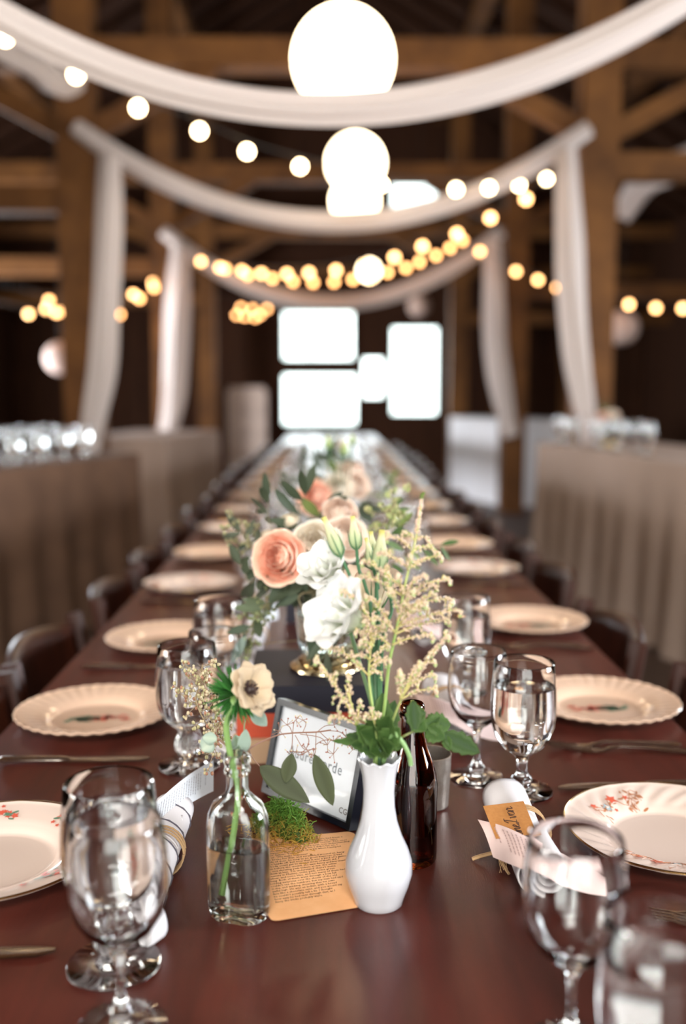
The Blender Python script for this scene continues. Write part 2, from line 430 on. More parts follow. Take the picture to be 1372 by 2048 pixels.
# paper lanterns ----------------------------------------------------------
def lantern(px,py,rpx,y,label,m):
    c=A(px,py,y); r=rpx/FPX*y
    t=thing('paper_lantern',label,'paper lantern',c)
    mb=MB(); n=28; prof=[]
    for k in range(n*2+1):
        a=PI*(.06+.88*k/(n*2)); rib=1-.012*(k%2)
        prof.append((math.sin(a)*r*rib,-math.cos(a)*r*rib))
    mb.lathe(prof,40); mb.build('paper_shade',m,t,ang=80)
    w=MB(); rr=math.sin(PI*.06)*r
    w.tube([(rr*math.cos(a*PI/12),rr*math.sin(a*PI/12),math.cos(PI*.06)*r) for a in range(25)],.002,6); w.build('wire_ring',M['socket'],t)
    zt=roof_z(c.x)+.03
    cb=MB(); cb.tube([(0,0,r*.98),(0,0,zt-c.z)],.0025,6); cb.build('hanging_cord',M['socket'],t)
    return t
lantern(686,119,97,3.55,'largest glowing round paper lantern, at the top centre',M['lit'])
lantern(711,326,56,5.9,'second largest glowing paper lantern, above a smaller one',M['lit'])
lantern(710,402,46,7.15,'glowing paper lantern half hidden by the second swag',M['lit'])
lantern(738,541,20,12.2,'small far glowing paper lantern among the row of bulbs',M['lit'])
lantern(121,716,32,9.6,'unlit orange tinted paper lantern in the left aisle',M['unlit'])
lantern(1243,655,34,9.4,'unlit pinkish paper lantern in the right aisle',M['unlit'])
lantern(838,612,22,12.8,'small unlit paper lantern above the tall far window',M['unlit'])

# strings of bulbs ----------------------------------------------------------
def bulb_mesh():
    mb=MB(); r=.028
    return mb.lathe([(0,-r)]+[(math.sin(PI*k/10)*r,-math.cos(PI*k/10)*r) for k in range(1,9)]+[(.010,r*.98),(.010,r*1.2),(0,r*1.2)],16)
def string(label,px,d0,d1,m,start=None,end=None):
    n=len(px); pts=[A(x,y,lerp(d0,d1,i/(n-1))) for i,(x,y) in enumerate(px)]
    t=thing('string_lights',label,'string lights',pts[0])
    up=Vector((0,0,.052)); cb=MB()
    path=([Vector(start)] if start else [])+[p+up for p in pts]+([Vector(end)] if end else [])
    cb.tube(spline(path,5),.004,6); cb.build('cable',M['socket'],t,world=True)
    b0=bulb_mesh().build('bulb',m,t)
    so=MB(); so.lathe([(.0125,.026),(.0135,.045),(.008,.053),(0,.053)],10); s0=so.build('socket',M['socket'],b0)
    for p in pts[1:]:
        b=b0.copy(); COL.objects.link(b); b.parent=t; b.location=p-pts[0]
        q=s0.copy(); COL.objects.link(q); q.parent=b
string('festoon bulbs from upper left past the lanterns to the near right post',[(10,75),(152,150),(276,216),(399,262),(494,303),(600,333),(762,369),(912,379),(978,376),(1038,370),(1093,358)],4.3,7.0,M['bulbnear'],(-1.58,3.4,2.95),(1.66,6.85,2.98))
string('festoon bulbs rising from the dense row up to the near right post',[(1052,398),(981,436),(914,468),(845,493),(789,515),(730,531),(672,541),(618,546),(574,548),(523,547),(484,542),(440,535),(402,523)],6.9,9.9,M['bulb'],(1.66,6.85,2.9),(-1.58,10.3,2.8))
string('lower festoon row of bulbs along the farthest swag',[(451,538),(496,550),(545,557),(586,563),(626,565),(668,564),(706,559),(744,554),(775,545),(812,536),(839,524),(872,511),(900,496),(925,481)],10.1,9.9,M['bulbwarm'],(-1.57,10.3,2.75),(1.69,10.3,2.8))
string('festoon bulbs falling away from the farther right post to the right edge',[(960,503),(1032,543),(1076,560),(1115,575),(1162,589),(1208,600),(1258,609),(1312,616),(1366,617)],10.0,8.6,M['bulb'],(1.69,10.3,2.78),(4.7,8.2,2.5))
string('festoon bulbs in the left aisle closest to the farther left post',[(308,575),(279,597),(239,629),(155,649),(134,643),(112,625),(98,601)],9.8,9.3,M['bulbwarm'],(-1.72,10.3,2.6),(-4.7,9.2,2.6))
string('festoon bulbs in the left aisle reaching furthest left',[(306,566),(267,589),(200,625),(130,640),(118,624),(92,618),(57,628)],10.0,9.6,M['bulb'],(-1.74,10.4,2.7),(-4.7,9.5,2.5))
string('small cluster of orange bulbs left of the far windows',[(534,618),(505,618),(482,615),(473,630),(490,633),(510,635),(520,630)],12.6,13.4,M['bulbwarm'],(-1.58,13.9,2.6),(-.9,15.0,2.7))

# ================================================================== TABLES
XL, XR = -.487, .528
ti=0
for a,b in ((.25,3.2),(3.2,6.2),(6.2,9.2),(9.2,11.9)):
    t=thing('farm_table','%s dark stained farm table section of the long row, counted from the camera'%ORD[ti],'table',((XL+XR)/2,(a+b)/2,0),0,'long farm tables'); ti+=1
    w=(XR-XL)/2; l=(b-a)/2-.0005
    mb=MB(); mb.box((-w,-l,.715),(w,l,.75),bev=.002); mb.build('tabletop',M['table'],t,smooth=False)
    ap=MB()
    for s in (-1,1): ap.box((s*(w-.10)-.012,-l+.14,.62),(s*(w-.10)+.012,l-.14,.7149)); ap.box((-w+.12,s*(l-.14)-.012,.62),(w-.12,s*(l-.14)+.012,.7149))
    ap.build('apron',M['table'],t,smooth=False)
    for sx in (-1,1):
        for sy in (-1,1):
            lg=MB(); lg.lathe([(0,0),(.026,0),(.03,.05),(.024,.09),(.034,.2),(.038,.4),(.03,.52),(.04,.56),(.04,.7149),(0,.7149)],16,T=Matrix.Translation((sx*(w-.11),sy*(l-.15),0)))
            lg.build('leg',M['table'],t)
# side tables under floor-length cloths
def side_table(px_top,z,label,m,depth,rowd=None):
    # px_top: two corner pixels of the inner top edge with distance
    p=Vector(px_top[0]); q=Vector(px_top[1])
    d=(q-p); L=d.length; ang=math.atan2(d.y,d.x)
    s=-1 if p.x<0 else 1
    t=thing('covered_side_table',label,'side table',(p.x,p.y,0),ang)
    # local x along inner edge, y outwards from the aisle
    o=1 if s<0 else -1
    mb=MB()
    per=[]; w=depth*o
    cs=[(0,0),(L,0),(L,w),(0,w)]
    for i in range(4):
        a=Vector(cs[i]); b=Vector(cs[(i+1)%4]); n=max(6,int((b-a).length/.04))
        nrm=Vector(((b-a).y,-(b-a).x)).normalized()*o
        for k in range(n):
            per.append((a.lerp(b,k/n),nrm))
    N=len(per); rings=[]
    for zz in (z,z-.012,z-.2,z-.45,.01):
        amp=.0 if zz>z-.02 else .025*(z-zz)/z
        for k,(pt,nn) in enumerate(per):
            wv=math.sin(k*.9)+.6*math.sin(k*.37+1); e=amp*wv+ (z-zz)*.03
            mb.v.append(Vector((pt.x+nn.x*e,pt.y+nn.y*e,zz))); mb.c.append((1,1,1))
    for j in range(4):
        for k in range(N):
            k2=(k+1)%N; mb.f.append((j*N+k,j*N+k2,(j+1)*N+k2,(j+1)*N+k)); mb.m.append(0)
    mb.f.append(tuple(range(N))); mb.m.append(0)
    tc=mb.build('tablecloth',m,t,ang=60)
    tp=MB(); tp.box((.02,.02*o if o>0 else w+.02,z-.035),(L-.02,w-.02 if o>0 else -.02,z-.004)); tp.build('tabletop',M['beam'],t,smooth=False)
    for i,(lx,ly) in enumerate(((.1,.1*o),(L-.1,.1*o),(.1,w-.1*o),(L-.1,w-.1*o))):
        lg=MB(); lg.box((lx-.02,ly-.02,0),(lx+.02,ly+.02,z-.035)); lg.build('leg',M['beam'],t,smooth=False)
    return t, ang, o, L, z
ZS=.86
sideL1=side_table((Vector((-1.79,3.55,0)),Vector((-1.107,5.8,0))),.90,'beige cloth covered table along the left aisle, nearest',M['burlap'],.8)
sideL2=side_table((Vector((-1.28,7.74,0)),Vector((-1.03,9.29,0))),.90,'pale cloth covered table on the left behind the second drape',M['cloth'],.8)
sideR1=side_table((Vector((1.80,3.1,0)),Vector((1.37,6.57,0))),.92,'taupe cloth covered table along the right aisle, nearest',M['cloth'],.8)
sideR2=side_table((Vector((1.90,10.7,0)),Vector((1.48,12.3,0))),.95,'bright white cloth covered table on the right by the far drape',M['clothwhite'],.8)
# old window frame leaning by far wall
ow=MB(); c=A(458,782,14.4); e=A(530,905,14.4); x0,x1,z1,z0=c.x,e.x,c.z,0.0
for xx in (x0,(x0+x1)/2,x1): ow.box((xx-.03,14.4,z0),(xx+.03,14.44,z1))
for k in range(5): zz=lerp(z0,z1,k/4); ow.box((x0,14.4,zz-.0),(x1,14.44,zz+.06))
ow.box((x0,14.42,z0),(x1,14.43,z1))
tag(ow.build('cupboard_door',M['oldpaint'],smooth=False),'old pale painted paneled door leaning at the far wall left of the windows','door')

# ================================================================== CHAIRS
def make_chair():
    t=thing('folding_chair','','chair')
    # chair faces +x (towards table); back at x=0
    bk=MB()
    def back(u,v):
        y=(u-.5)*.40; z=.57+.175*v+.024*math.sin(PI*u)*v; x=-.045*(1-(2*u-1)**2)*1.0-.03*v
        return (x,y,z)
    bk.grid(back,14,5); bk.build('backrest',M['chair'],t,solid=.016)
    for s in (-1,1):
        p=MB(); p.tube(spline([(-.03,s*.205,.768),(.0,s*.205,.6),(.05,s*.2,.43),(.36,s*.19,.0)],6),.0,8,rfn=lambda t_,a,r:(.014,.019)); p.build('side_post',M['chair'],t)
        q=MB(); q.tube([(.40,s*.165,.45),(.18,s*.165,.22),(.0,s*.165,.0)],.0,8,rfn=lambda t_,a,r:(.013,.017)); q.build('leg',M['chair'],t)
    st=MB(); st.box((.06,-.185,.435),(.44,.185,.465),bev=.008); st.build('seat',M['chair'],t)
    sl=MB(); sl.beam((.03,-.2,.52),(.03,.2,.52),.018,.04); sl.build('lower_rail',M['chair'],t,smooth=False)
    return t
chair0=make_chair()
PL=[P(-20,1730).y,P(192,1440).y,P(335,1289).y,P(372,1178).y,P(420,1114).y]
PR=[P(1345,1682).y,P(1200,1420).y,P(1060,1254).y,P(965,1147).y,P(930,1096).y]
while PL[-1]<10.6: PL.append(PL[-1]+.56)
while PR[-1]<10.6: PR.append(PR[-1]+.56)
used=False
for side_,ys in (('left',PL),('right',PR)):
    for i,y in enumerate(ys[:16]):
        x=XL-.05 if side_=='left' else XR+.05
        j=random.uniform(-.02,.02)
        rz=(0 if side_=='left' else PI)+random.uniform(-.06,.06)
        lab='dark mahogany folding chair, %s from camera along %s side'%(ORD[i],side_)
        if not used: chair0.location=(x-j,y,0); chair0.rotation_euler=(0,0,rz); tag(chair0,lab,'chair','folding chairs at the long table'); used=True
        else: dup(chair0,(x-j,y,0),rz,lab,'folding chairs at the long table')

# ================================================================== TABLEWARE
ZT=.7502
# --- plates
PROF=[(0,.0022),(.05,.0022),(.066,.003),(.073,.008),(.083,.0125),(.1,.0165),(.118,.0195)]
def surf_z(r,R=.12):
    s=.12/R; rr=r*s
    for (a,za),(b,zb) in zip(PROF,PROF[1:]):
        if a<=rr<=b: return za+(zb-za)*(rr-a)/(b-a)
    return PROF[-1][1]
def make_plate(kind,m,R=.12):
    t=thing('dinner_plate','','plate')
    flut=36
    def mod(r,z,a):
        k=max(0,(r-.072)/.048)
        if kind=='scallop': return r*(1+.012*k*abs(math.sin(flut/2*a))), z+.0009*k*math.cos(flut*a)
        if kind=='swirl':
            ph=flut*.7*a+9*k; return r, z+.0012*4*k*max(0,1-k)*math.cos(ph)
        return r*(1+.012*k*max(0,math.cos(6*a))**6), z
    top=[(r,z) for r,z in PROF]; full=[(0,-.0)]+[(.062,0),(.065,.0),(.067,.002),(.075,.0055),(.1,.0125),(.1175,.0165),(.1195,.0185)]+[(.1195,.0198),(.118,.0202)]
    fine=[]
    for (a,za),(b,zb) in zip(PROF,PROF[1:]):
        for k in range(3): fine.append((lerp(a,b,k/3),lerp(za,zb,k/3)))
    fine.append(PROF[-1])
    mb=MB(); mb.lathe(full[:8]+[(.1200,.0195),(.1192,.0205)]+fine[::-1][:-1]+[(0,.0022)],144,0,mod=mod)
    if kind!='scallop':
        mb.lathe([(.1183,.0203),(.1192,.0212),(.1204,.0203),(.1204,.0190)],144,1,mod=mod)
    # painted decoration
    rnd=random.Random(hash(kind)%97 if False else {'scallop':3,'swirl':5,'plain':9}[kind])
    def put(x,y,shape,size,ang,mi):
        n=10; vs=[]; 
        for k in range(n):
            a=2*PI*k/n
            if shape=='leaf': px,py=size*math.cos(a),size*.34*math.sin(a)
            elif shape=='flower': rr=size*(.75+.25*math.cos(5*a)); px,py=rr*math.cos(a),rr*math.sin(a)
            else: px,py=size*math.cos(a),size*math.sin(a)
            X=x+px*math.cos(ang)-py*math.sin(ang); Y=y+px*math.sin(ang)+py*math.cos(ang)
            rr=math.hypot(X,Y); kk=max(0,(rr-.072)/.048)
            vs.append((X,Y,surf_z(rr)+.0006+.0014*kk))
        mb.add(vs,[tuple(range(n))],mi)
    def line(pts,w,mi):
        q=[]
        for x,y in pts:
            rr=math.hypot(x,y); kk=max(0,(rr-.072)/.048); q.append((x,y,surf_z(rr)+.0005+.0014*kk))
        mb.tube(q,w,4,mi)
    if kind=='scallop':
        for k in range(26): put(.018+rnd.gauss(0,.014),rnd.gauss(0,.006),'flower',rnd.uniform(.004,.008),rnd.random()*6,2 if k%3 else 3)
        for k in range(16): a=rnd.choice([PI*.9,PI*1.1,PI]); put(-.016+rnd.gauss(0,.012),rnd.gauss(0,.007),'leaf',rnd.uniform(.008,.013),a+rnd.gauss(0,.5),4)
    if kind=='plain':
        for c in range(8):
            a0=c*PI/4+.35
            for k in range(14):
                a=a0+rnd.gauss(0,.10); r=.094+rnd.gauss(0,.004)
                put(r*math.cos(a),r*math.sin(a),'flower' if k%2 else 'leaf',rnd.uniform(.003,.0055),a+PI/2+rnd.gauss(0,.5),2 if k%2 else 4)
    if kind=='swirl':
        for c in range(3):
            a0=c*2*PI/3+2.05
            pts=[]
            for k in range(14):
                a=a0-.42+k*.065; r=.086+.009*math.sin(k*1.1); pts.append((r*math.cos(a),r*math.sin(a)))
            line(pts,.0004,5)
            for k in range(26):
                a=a0+rnd.uniform(-.45,.45); r=.087+rnd.gauss(0,.009)
                put(r*math.cos(a),r*math.sin(a),'leaf',rnd.uniform(.0025,.0042),rnd.random()*6,5)
                if k%2: 
                    a2=a+rnd.gauss(0,.06); line([(r*math.cos(a),r*math.sin(a)),((r+.006)*math.cos((a+a2)/2),(r+.006)*math.sin((a+a2)/2)),((r-.004)*math.cos(a2),(r-.004)*math.sin(a2))],.0003,5)
            for da,r,sz,mi in ((0.02,.092,.0085,2),(.0,.0915,.004,0),(.22,.083,.0075,6),(.22,.083,.0035,0),(.38,.094,.005,2),(-.2,.09,.0045,2),(.12,.076,.003,2)):
                put(r*math.cos(a0+da),r*math.sin(a0+da),'flower',sz,a0,mi)
    mb.build('plate_body',[m,M['gold'],M['red'],M['pink'],M['pgreen'],M['pbrown'],M['pblue']],t,ang=50)
    return t
# make it a single mesh thing: the plate body is the thing itself
def single(t):
    ch=[c for c in bpy.data.objects if c.parent==t][0]
    me=ch.data; me.name='dinner_plate'; bpy.data.objects.remove(ch)
    nm=t.name; bpy.data.objects.remove(t)
    o=bpy.data.objects.new('dinner_plate',me); COL.objects.link(o); return o
pl_s=single(make_plate('scallop',M['china'])); pl_w=single(make_plate('swirl',M['chinawhite'])); pl_p=single(make_plate('plain',M['chinawhite']))
protos={'s':pl_s,'w':pl_w,'p':pl_p}; first={'s':True,'w':True,'p':True}
def put_plate(k,x,y,rz,label):
    o=protos[k]
    if first[k]: first[k]=False
    else: o=o.copy(); COL.objects.link(o)
    o.location=(x,y,ZT); o.rotation_euler=(0,0,rz); tag(o,label,'plate','dinner plates along the table')
desc={'s':'cream fluted plate with pink rose','w':'white gold rimmed plate with red flower vines','p':'white gold edged plate with tiny red rosettes'}
kl=['p','s','s','w','s','p','w']; kr=['w','s','s','p','s','w','s']
XPL,XPR=-.356,.405
for i,y in enumerate(PL[:16]):
    k=kl[i] if i<7 else random.choice('swp')
    x=[P(-20,1730).x,P(192,1440).x,P(335,1289).x][i] if i<3 else XPL
    put_plate(k,x,y,.2 if k=='s' else random.random()*6 if i else .55,'%s, %s from camera on left side'%(desc[k],ORD[i]))
for i,y in enumerate(PR[:16]):
    k=kr[i] if i<7 else random.choice('swp')
    x=[P(1345,1682).x,P(1202,1420).x,P(1060,1254).x][i] if i<3 else XPR
    put_plate(k,x,y,PI+.1 if k=='s' else (.05 if i==0 else random.random()*6),'%s, %s from camera on right side'%(desc[k],ORD[i]))

# --- glasses
def glass_tulip():
    t=thing('water_goblet','','goblet')
    g=MB(); g.lathe([(0,0.0012),(.02,.0008),(.037,0),(.039,.0012),(.0385,.003),(.022,.006),(.012,.009),(.0105,.013),(.0125,.0165),(.0125,.0185),(.009,.022),(.0068,.027),(.0066,.038),(.0085,.045),(.015,.0515),(.026,.060),(.0345,.072),(.0392,.088),(.0408,.105),(.0402,.13),(.0385,.155),(.0378,.1675),(.0370,.1685),(.0362,.1675),(.0368,.155),(.0385,.13),(.0390,.105),(.0375,.089),(.0325,.074),(.0235,.063),(.011,.057),(0,.0560)],56)
    g.build('glass_body',M['glass'],t)
    w=MB(); w.lathe([(0,.0557),(.0112,.0567),(.0238,.0627),(.0328,.0737),(.0378,.0888),(.0393,.105),(.0388,.13),(.0381,.1385),(.0368,.1375),(.02,.1373),(0,.1373)],56)
    w.build('water',M['water'],t); return t
def glass_fat():
    t=thing('pressed_glass_goblet','','goblet')
    g=MB()
    def mod(r,z,a):
        if .014<z<.052: return r*(1+.06*math.cos(8*a)), z
        return r, z
    g.lathe([(0,0.0015),(.02,.001),(.038,0),(.0408,.0015),(.0405,.0038),(.026,.007),(.013,.010),(.0100,.0135),(.0135,.018),(.0178,.025),(.0190,.033),(.0172,.043),(.0138,.050),(.0150,.0545),(.024,.060),(.0345,.070),(.0405,.085),(.0425,.105),(.0418,.13),(.0398,.152),(.0385,.167),(.0375,.1685),(.0360,.1675),(.0368,.152),(.0385,.13),(.0388,.107),(.0365,.089),(.030,.076),(.018,.069),(0,.0670)],56,mod=mod)
    g.build('glass_body',M['glass'],t)
    w=MB(); w.lathe([(0,.0667),(.0182,.0687),(.0303,.0757),(.0368,.0887),(.0391,.107),(.0388,.13),(.0377,.1425),(.036,.1415),(.02,.1413),(0,.1413)],56)
    w.build('water',M['water'],t); return t
def glass_wine():
    t=thing('wine_glass','','wine glass')
    g=MB(); g.lathe([(0,.001),(.02,.0006),(.0345,0),(.0355,.0008),(.0348,.002),(.018,.0045),(.009,.0075),(.0085,.012),(.0105,.0155),(.0075,.020),(.0042,.026),(.0036,.045),(.0042,.06),(.0075,.068),(.0155,.074),(.0265,.083),(.0350,.097),(.0392,.116),(.0390,.138),(.0365,.160),(.0352,.1705),(.0347,.1713),(.0340,.1705),(.0352,.160),(.0378,.138),(.0380,.116),(.0338,.0985),(.0252,.0855),(.014,.0775),(.004,.0735),(0,.073)],56)
    g.build('glass_body',M['glass'],t); return t
GT,GF,GW=glass_tulip(),glass_fat(),glass_wine()
gf={id(GT):True,id(GF):True,id(GW):True}
GN={id(GT):'clear footed goblet of water',id(GF):'heavy pressed glass goblet of water',id(GW):'thin empty wine glass'}
def put_glass(G,p,where,group,sc_=None,z=ZT,rz=None):
    lab='%s %s'%(GN[id(G)],where); loc=(p.x,p.y,z); rz=random.random()*6 if rz is None else rz
    if gf[id(G)]:
        gf[id(G)]=False; G.location=loc; G.rotation_euler=(0,0,rz); tag(G,lab,None,group)
        if sc_: G.scale=(sc_,)*3
    else: dup(G,loc,rz,lab,group,sc_ or 1)
GG='drinking glasses at the place settings'
put_glass(GF,P(228,1932),'in the left foreground in front of the rosette plate',GG)
put_glass(GW,P(244,2054),'closest to camera at the bottom left edge',GG)
put_glass(GF,P(378,1533),'beside the anemone and seed heads on the left',GG)
put_glass(GW,P(432,1500),'hidden behind the seeded foliage on the left',GG)
put_glass(GT,P(1043,1583),'on the right in front of the rose plate, brightly lit',GG)
put_glass(GW,P(953,1556),'on the right behind the card, its foot beside the goblet stem',GG)
put_glass(GW,P(1140,2100),'in the right foreground overlapping the rolled napkin',GG)
put_glass(GT,P(1330,1828,.9185),'at the bottom right corner, cut by the frame edge',GG)
put_glass(GT,P(930,1392),'third along the right side, left of the third plate',GG)
put_glass(GF,P(440,1400),'third along the left, beside the fluted vase',GG)
for i in range(3,13):
    put_glass(GF if i%2 else GT,Vector((-.19+random.uniform(-.02,.02),PL[i]-.13,0)),'at the %s place setting on the left side'%ORD[i],GG)
    put_glass(GT if i%2 else GF,Vector((.23+random.uniform(-.02,.02),PR[i]-.13,0)),'at the %s place setting on the right side'%ORD[i],GG)
    if i<9:
        put_glass(GW,Vector((-.15+random.uniform(-.01,.01),PL[i]+.03,0)),'at the %s place setting on the left side'%ORD[i],GG)
        put_glass(GW,Vector((.17+random.uniform(-.01,.01),PR[i]+.03,0)),'at the %s place setting on the right side'%ORD[i],GG)

# glasses on the side tables
def on_side(st,u,v):
    t,ang,o,L,z=st
    p=t.location+Vector((math.cos(ang)*u*L-math.sin(ang)*v*o, math.sin(ang)*u*L+math.cos(ang)*v*o,0)); return p,z
words={id(sideL1):'left aisle table','R1':'right aisle table'}
k=0
for u,v in ((.40,.15),(.44,.34),(.48,.14),(.53,.30),(.56,.12),(.61,.26),(.65,.12),(.70,.28),(.75,.13),(.80,.3),(.85,.15)):
    p,z=on_side(sideL1,u,v); k+=1
    put_glass(GT if k%2 else GW,p,'on the beige left aisle table, %s from its near end'%ORD[k-1],'glasses on the aisle tables',1.05,z)
k=0
for u,v in ((.60,.12),(.65,.14),(.70,.12),(.745,.16),(.79,.12),(.84,.2),(.92,.12),(.945,.2),(.97,.12)):
    p,z=on_side(sideR1,u,v); k+=1
    put_glass(GT if k%2 else GW,p,'on the right aisle table, %s from its near end'%ORD[k-1],'glasses on the aisle tables',1.05,z)

# --- cutlery
def flatware(kind):
    mb=MB(); L=.2
    def strip(st,mi=0,T=None,n=10):
        rf=[]
        pts=[Vector((x,y,z)) for x,y,z,w,h in st]; m=len(st)
        def rfn(t,a,r):
            f=t*(m-1); i=min(int(f),m-2); g=f-i; return (lerp(st[i][3],st[i+1][3],g), lerp(st[i][4],st[i+1][4],g))
        # x axis of tube cross-section is horizontal across
        vs=[];fs=[]
        for k,p in enumerate(pts):
            w,h=st[k][3],st[k][4]
            for i in range(n):
                a=2*PI*i/n; vs.append((p.x,p.y+math.cos(a)*w,p.z+math.sin(a)*h))
        for k in range(m-1):
            for i in range(n):
                j=(i+1)%n; fs.append((k*n+i,k*n+j,(k+1)*n+j,(k+1)*n+i))
        fs.append(tuple(range(n))[::-1]); fs.append(tuple((m-1)*n+i for i in range(n)))
        mb.add(vs,fs,mi,T)
    hand=[(0,0,.0035,.004,.0012),(.006,0,.0035,.009,.0024),(.02,0,.0035,.0098,.0028),(.045,0,.0055,.007,.0024),(.08,0,.0085,.0042,.002),(.11,0,.009,.0032,.0019)]
    if kind=='knife':
        strip([(0,0,.0045,.005,.002),(.006,0,.0045,.0092,.0038),(.04,0,.0045,.0085,.004),(.085,0,.0045,.0068,.0036),(.095,0,.004,.005,.0026),(.10,0,.004,.0085,.001),(.15,0,.004,.0095,.0009),(.19,.002,.004,.0085,.0008),(.205,.005,.004,.003,.0006)])
    if kind=='fork':
        strip(hand+[(.125,0,.006,.0045,.0018),(.135,0,.0035,.009,.0012),(.15,0,.003,.012,.001)])
        for i in range(4):
            y=-.009+i*.006; strip([(.148,y,.003,.0022,.001),(.165,y,.004,.0018,.001),(.188,y,.0085,.0016,.0009),(.195,y,.0105,.0007,.0006)],n=6)
    if kind=='spoon':
        strip(hand+[(.122,0,.0065,.004,.0018)])
        def bowl(u,v):
            a=v*PI; x=.122+.066*(1-math.cos(a))/2; w=.0205*math.sin(a)**.8
            y=(u-.5)*2*w; return (x,y,.0015+.006*(2*u-1)**2*math.sin(a)+.006*(abs(v-.5)*2)**2)
        mb.grid(bowl,8,12)
    o=mb.build('dinner_'+kind if kind!='spoon' else 'spoon',M['silver'],solid=.0008 if kind=='spoon' else 0,ang=60); return o
FL={k:[flatware(k),True] for k in ('knife','fork')}
def put_flat(k,x,y,rz,label):
    o,fst=FL[k]
    if fst: FL[k][1]=False
    else: o=o.copy(); COL.objects.link(o)
    o.location=(x,y,ZT); o.rotation_euler=(0,0,rz); tag(o,label,k,'cutlery beside the plates')
for i,y in enumerate(PL[:12]):
    put_flat('knife',XL+.035,y-.175,random.uniform(-.03,.03),'silver knife near side of the %s plate on the left'%ORD[i])
    put_flat('fork',XL+.03,y+.145,random.uniform(-.03,.03),'silver fork far side of the %s plate on the left'%ORD[i])
for i,y in enumerate(PR[:12]):
    put_flat('fork',XR-.03,y-.165,PI+.04,'silver fork closer to the %s plate on the right'%ORD[i])
    if i<5: put_flat('fork',XR+.0-.012,y-.195,PI-.07,'silver fork farther from the %s plate on the right, slightly splayed'%ORD[i])
    put_flat('knife',XR-.035,y+.155,PI+random.uniform(-.03,.03),'silver knife beyond the %s plate on the right'%ORD[i])

# --- napkins
def napkin_roll(a,b,r,striped=False,loops=False):
    """cloth rolled up, axis a->b, as a thing with twine"""
    a=Vector(a); b=Vector(b); t=thing('rolled_napkin','','napkin',a)
    d=b-a; L=d.length; x,y,z=frame(d)
    mb=MB(); turns=3.2; N=90
    def spi(u,v):
        th=(u-1)*turns*2*PI-PI/2; rr=r*(.28+.72*u)*(1+.05*math.sin(3*th+v*5)); flare=1+.10*math.cos(v*PI)**2*(.4+.6*u)-.07*math.sin(v*PI)*u
        c=a+d*v+ (x*math.cos(th)+y*math.sin(th))*rr*flare + d*(.012*(u-.6)*(1 if v>.5 else -1)/max(L,.1)*(abs(v-.5)*2))
        return c+Vector((0,0,0))
    mb.grid(spi,N,22)
    if striped:
        bands=[.12,.30,.48,.66,.84]
        for i,fc in enumerate(list(mb.f)):
            v=(i//N)/22; u=(i%N)/N
            if u>.6 and any(abs(v-bb-.0)<.012 for bb in bands): mb.m[i]=0
    mb.build('folded_cloth',[M['linen'],M['stripe']],t,world=True,solid=.0016,ang=80)
    if striped:
        for bb in (.13,.32,.51,.70,.88):
            s=MB(); pts=[]
            for k in range(13):
                u_=1-(12-k)/12*.92/turns; p_=spi(u_,bb+.02*math.sin(k*.5)); ax=a+d*((p_-a).dot(d)/d.length_squared); pts.append(p_+(p_-ax).normalized()*.0010)
            s.tube(pts,.0009,5,rfn=lambda t_,an,r_:(.0006,.0018)); s.build('woven_stripe',M['stripe'],t,world=True)
    tw=MB()
    for off in (.44,.47,.50):
        pts=[]
        for k in range(25):
            th=k*2*PI/24; rr=r*1.05+.001; pts.append(a+d*off+(x*math.cos(th)+y*math.sin(th))*rr+d*(.01*k/24))
        tw.tube(pts,.0011,6)
    tw.build('twine',M['twine'],t,world=True)
    return t
rr=.025
na=P(1000,1640)+Vector((.006,.0,rr+.001)); nb=P(1116,1806)+Vector((-.012,.01,rr+.001))
napR=napkin_roll(na,nb,rr); tag(napR,'white rolled napkin tied with twine in the right foreground, under the pink menu card','napkin','rolled napkins')
# loose twine ends and fray
tw=MB(); c0=na.lerp(nb,.46)
p1=P(1000,1700,.765); tw.tube(spline([p1,P(985,1706,.765),P(962,1712,.757),P(945,1718,.7525)],5),.0022,6)
tw.tube(spline([p1,P(1002,1715,.762),P(1010,1735,.756),P(1018,1748,.7525)],5),.0016,6)
for k in range(16):
    q=P(1004+random.uniform(-8,14),1712+random.uniform(0,34),.7525+random.random()*.01); tw.tube(spline([p1,(p1+q)/2+Vector((random.uniform(-.004,.004),0,.003)),q],3),.0003,4)
tb=tw.build('twine_knot',M['twine'],napR,world=True)
na2=P(350,1668)+Vector((0,.0,rr+.001)); nb2=P(283,1862)+Vector((.0,0,rr+.001))
napL=napkin_roll(na2,nb2,.023,True); tag(napL,'white rolled napkin with thin charcoal stripes behind the left foreground goblet','napkin','rolled napkins')
fold=MB()
fp=[P(300,1800,.782),P(312,1840,.775),P(316,1868,.762),P(308,1884,.7535),P(298,1872,.760),P(292,1840,.772)]
sp=spline(fp,6)
fold.grid(lambda u,v:(lambda p:(p.x-.006+.012*v-.0,p.y+.02*(v-.5),p.z))(sp[int(u*(len(sp)-1))]),len(sp)-1,4)
fold.build('hanging_corner',M['linen'],napL,world=True,solid=.003)
fl_=MB(); 
def flap(u,v):
    p=P(lerp(345,366,u),lerp(1632,1690,v),lerp(.79,.7515,v**1.5)); return p
fl_.grid(flap,5,8); fl_.build('folded_flap',M['linen'],napL,world=True,solid=.003)
for i in (1,2,3,4):
    dx=(PR[i]-PR[0])
    o=dup(napR,napR.location+Vector((-.03 if i==1 else -.02,PR[i]-PR[0]-.02,0)),None,'white rolled napkin with twine at the %s place setting on the right'%ORD[i],'rolled napkins')
    o=dup(napL,napL.location+Vector((.03,PL[i]-PL[0]-.02,0)),None,'white striped rolled napkin at the %s place setting on the left'%ORD[i],'rolled napkins')

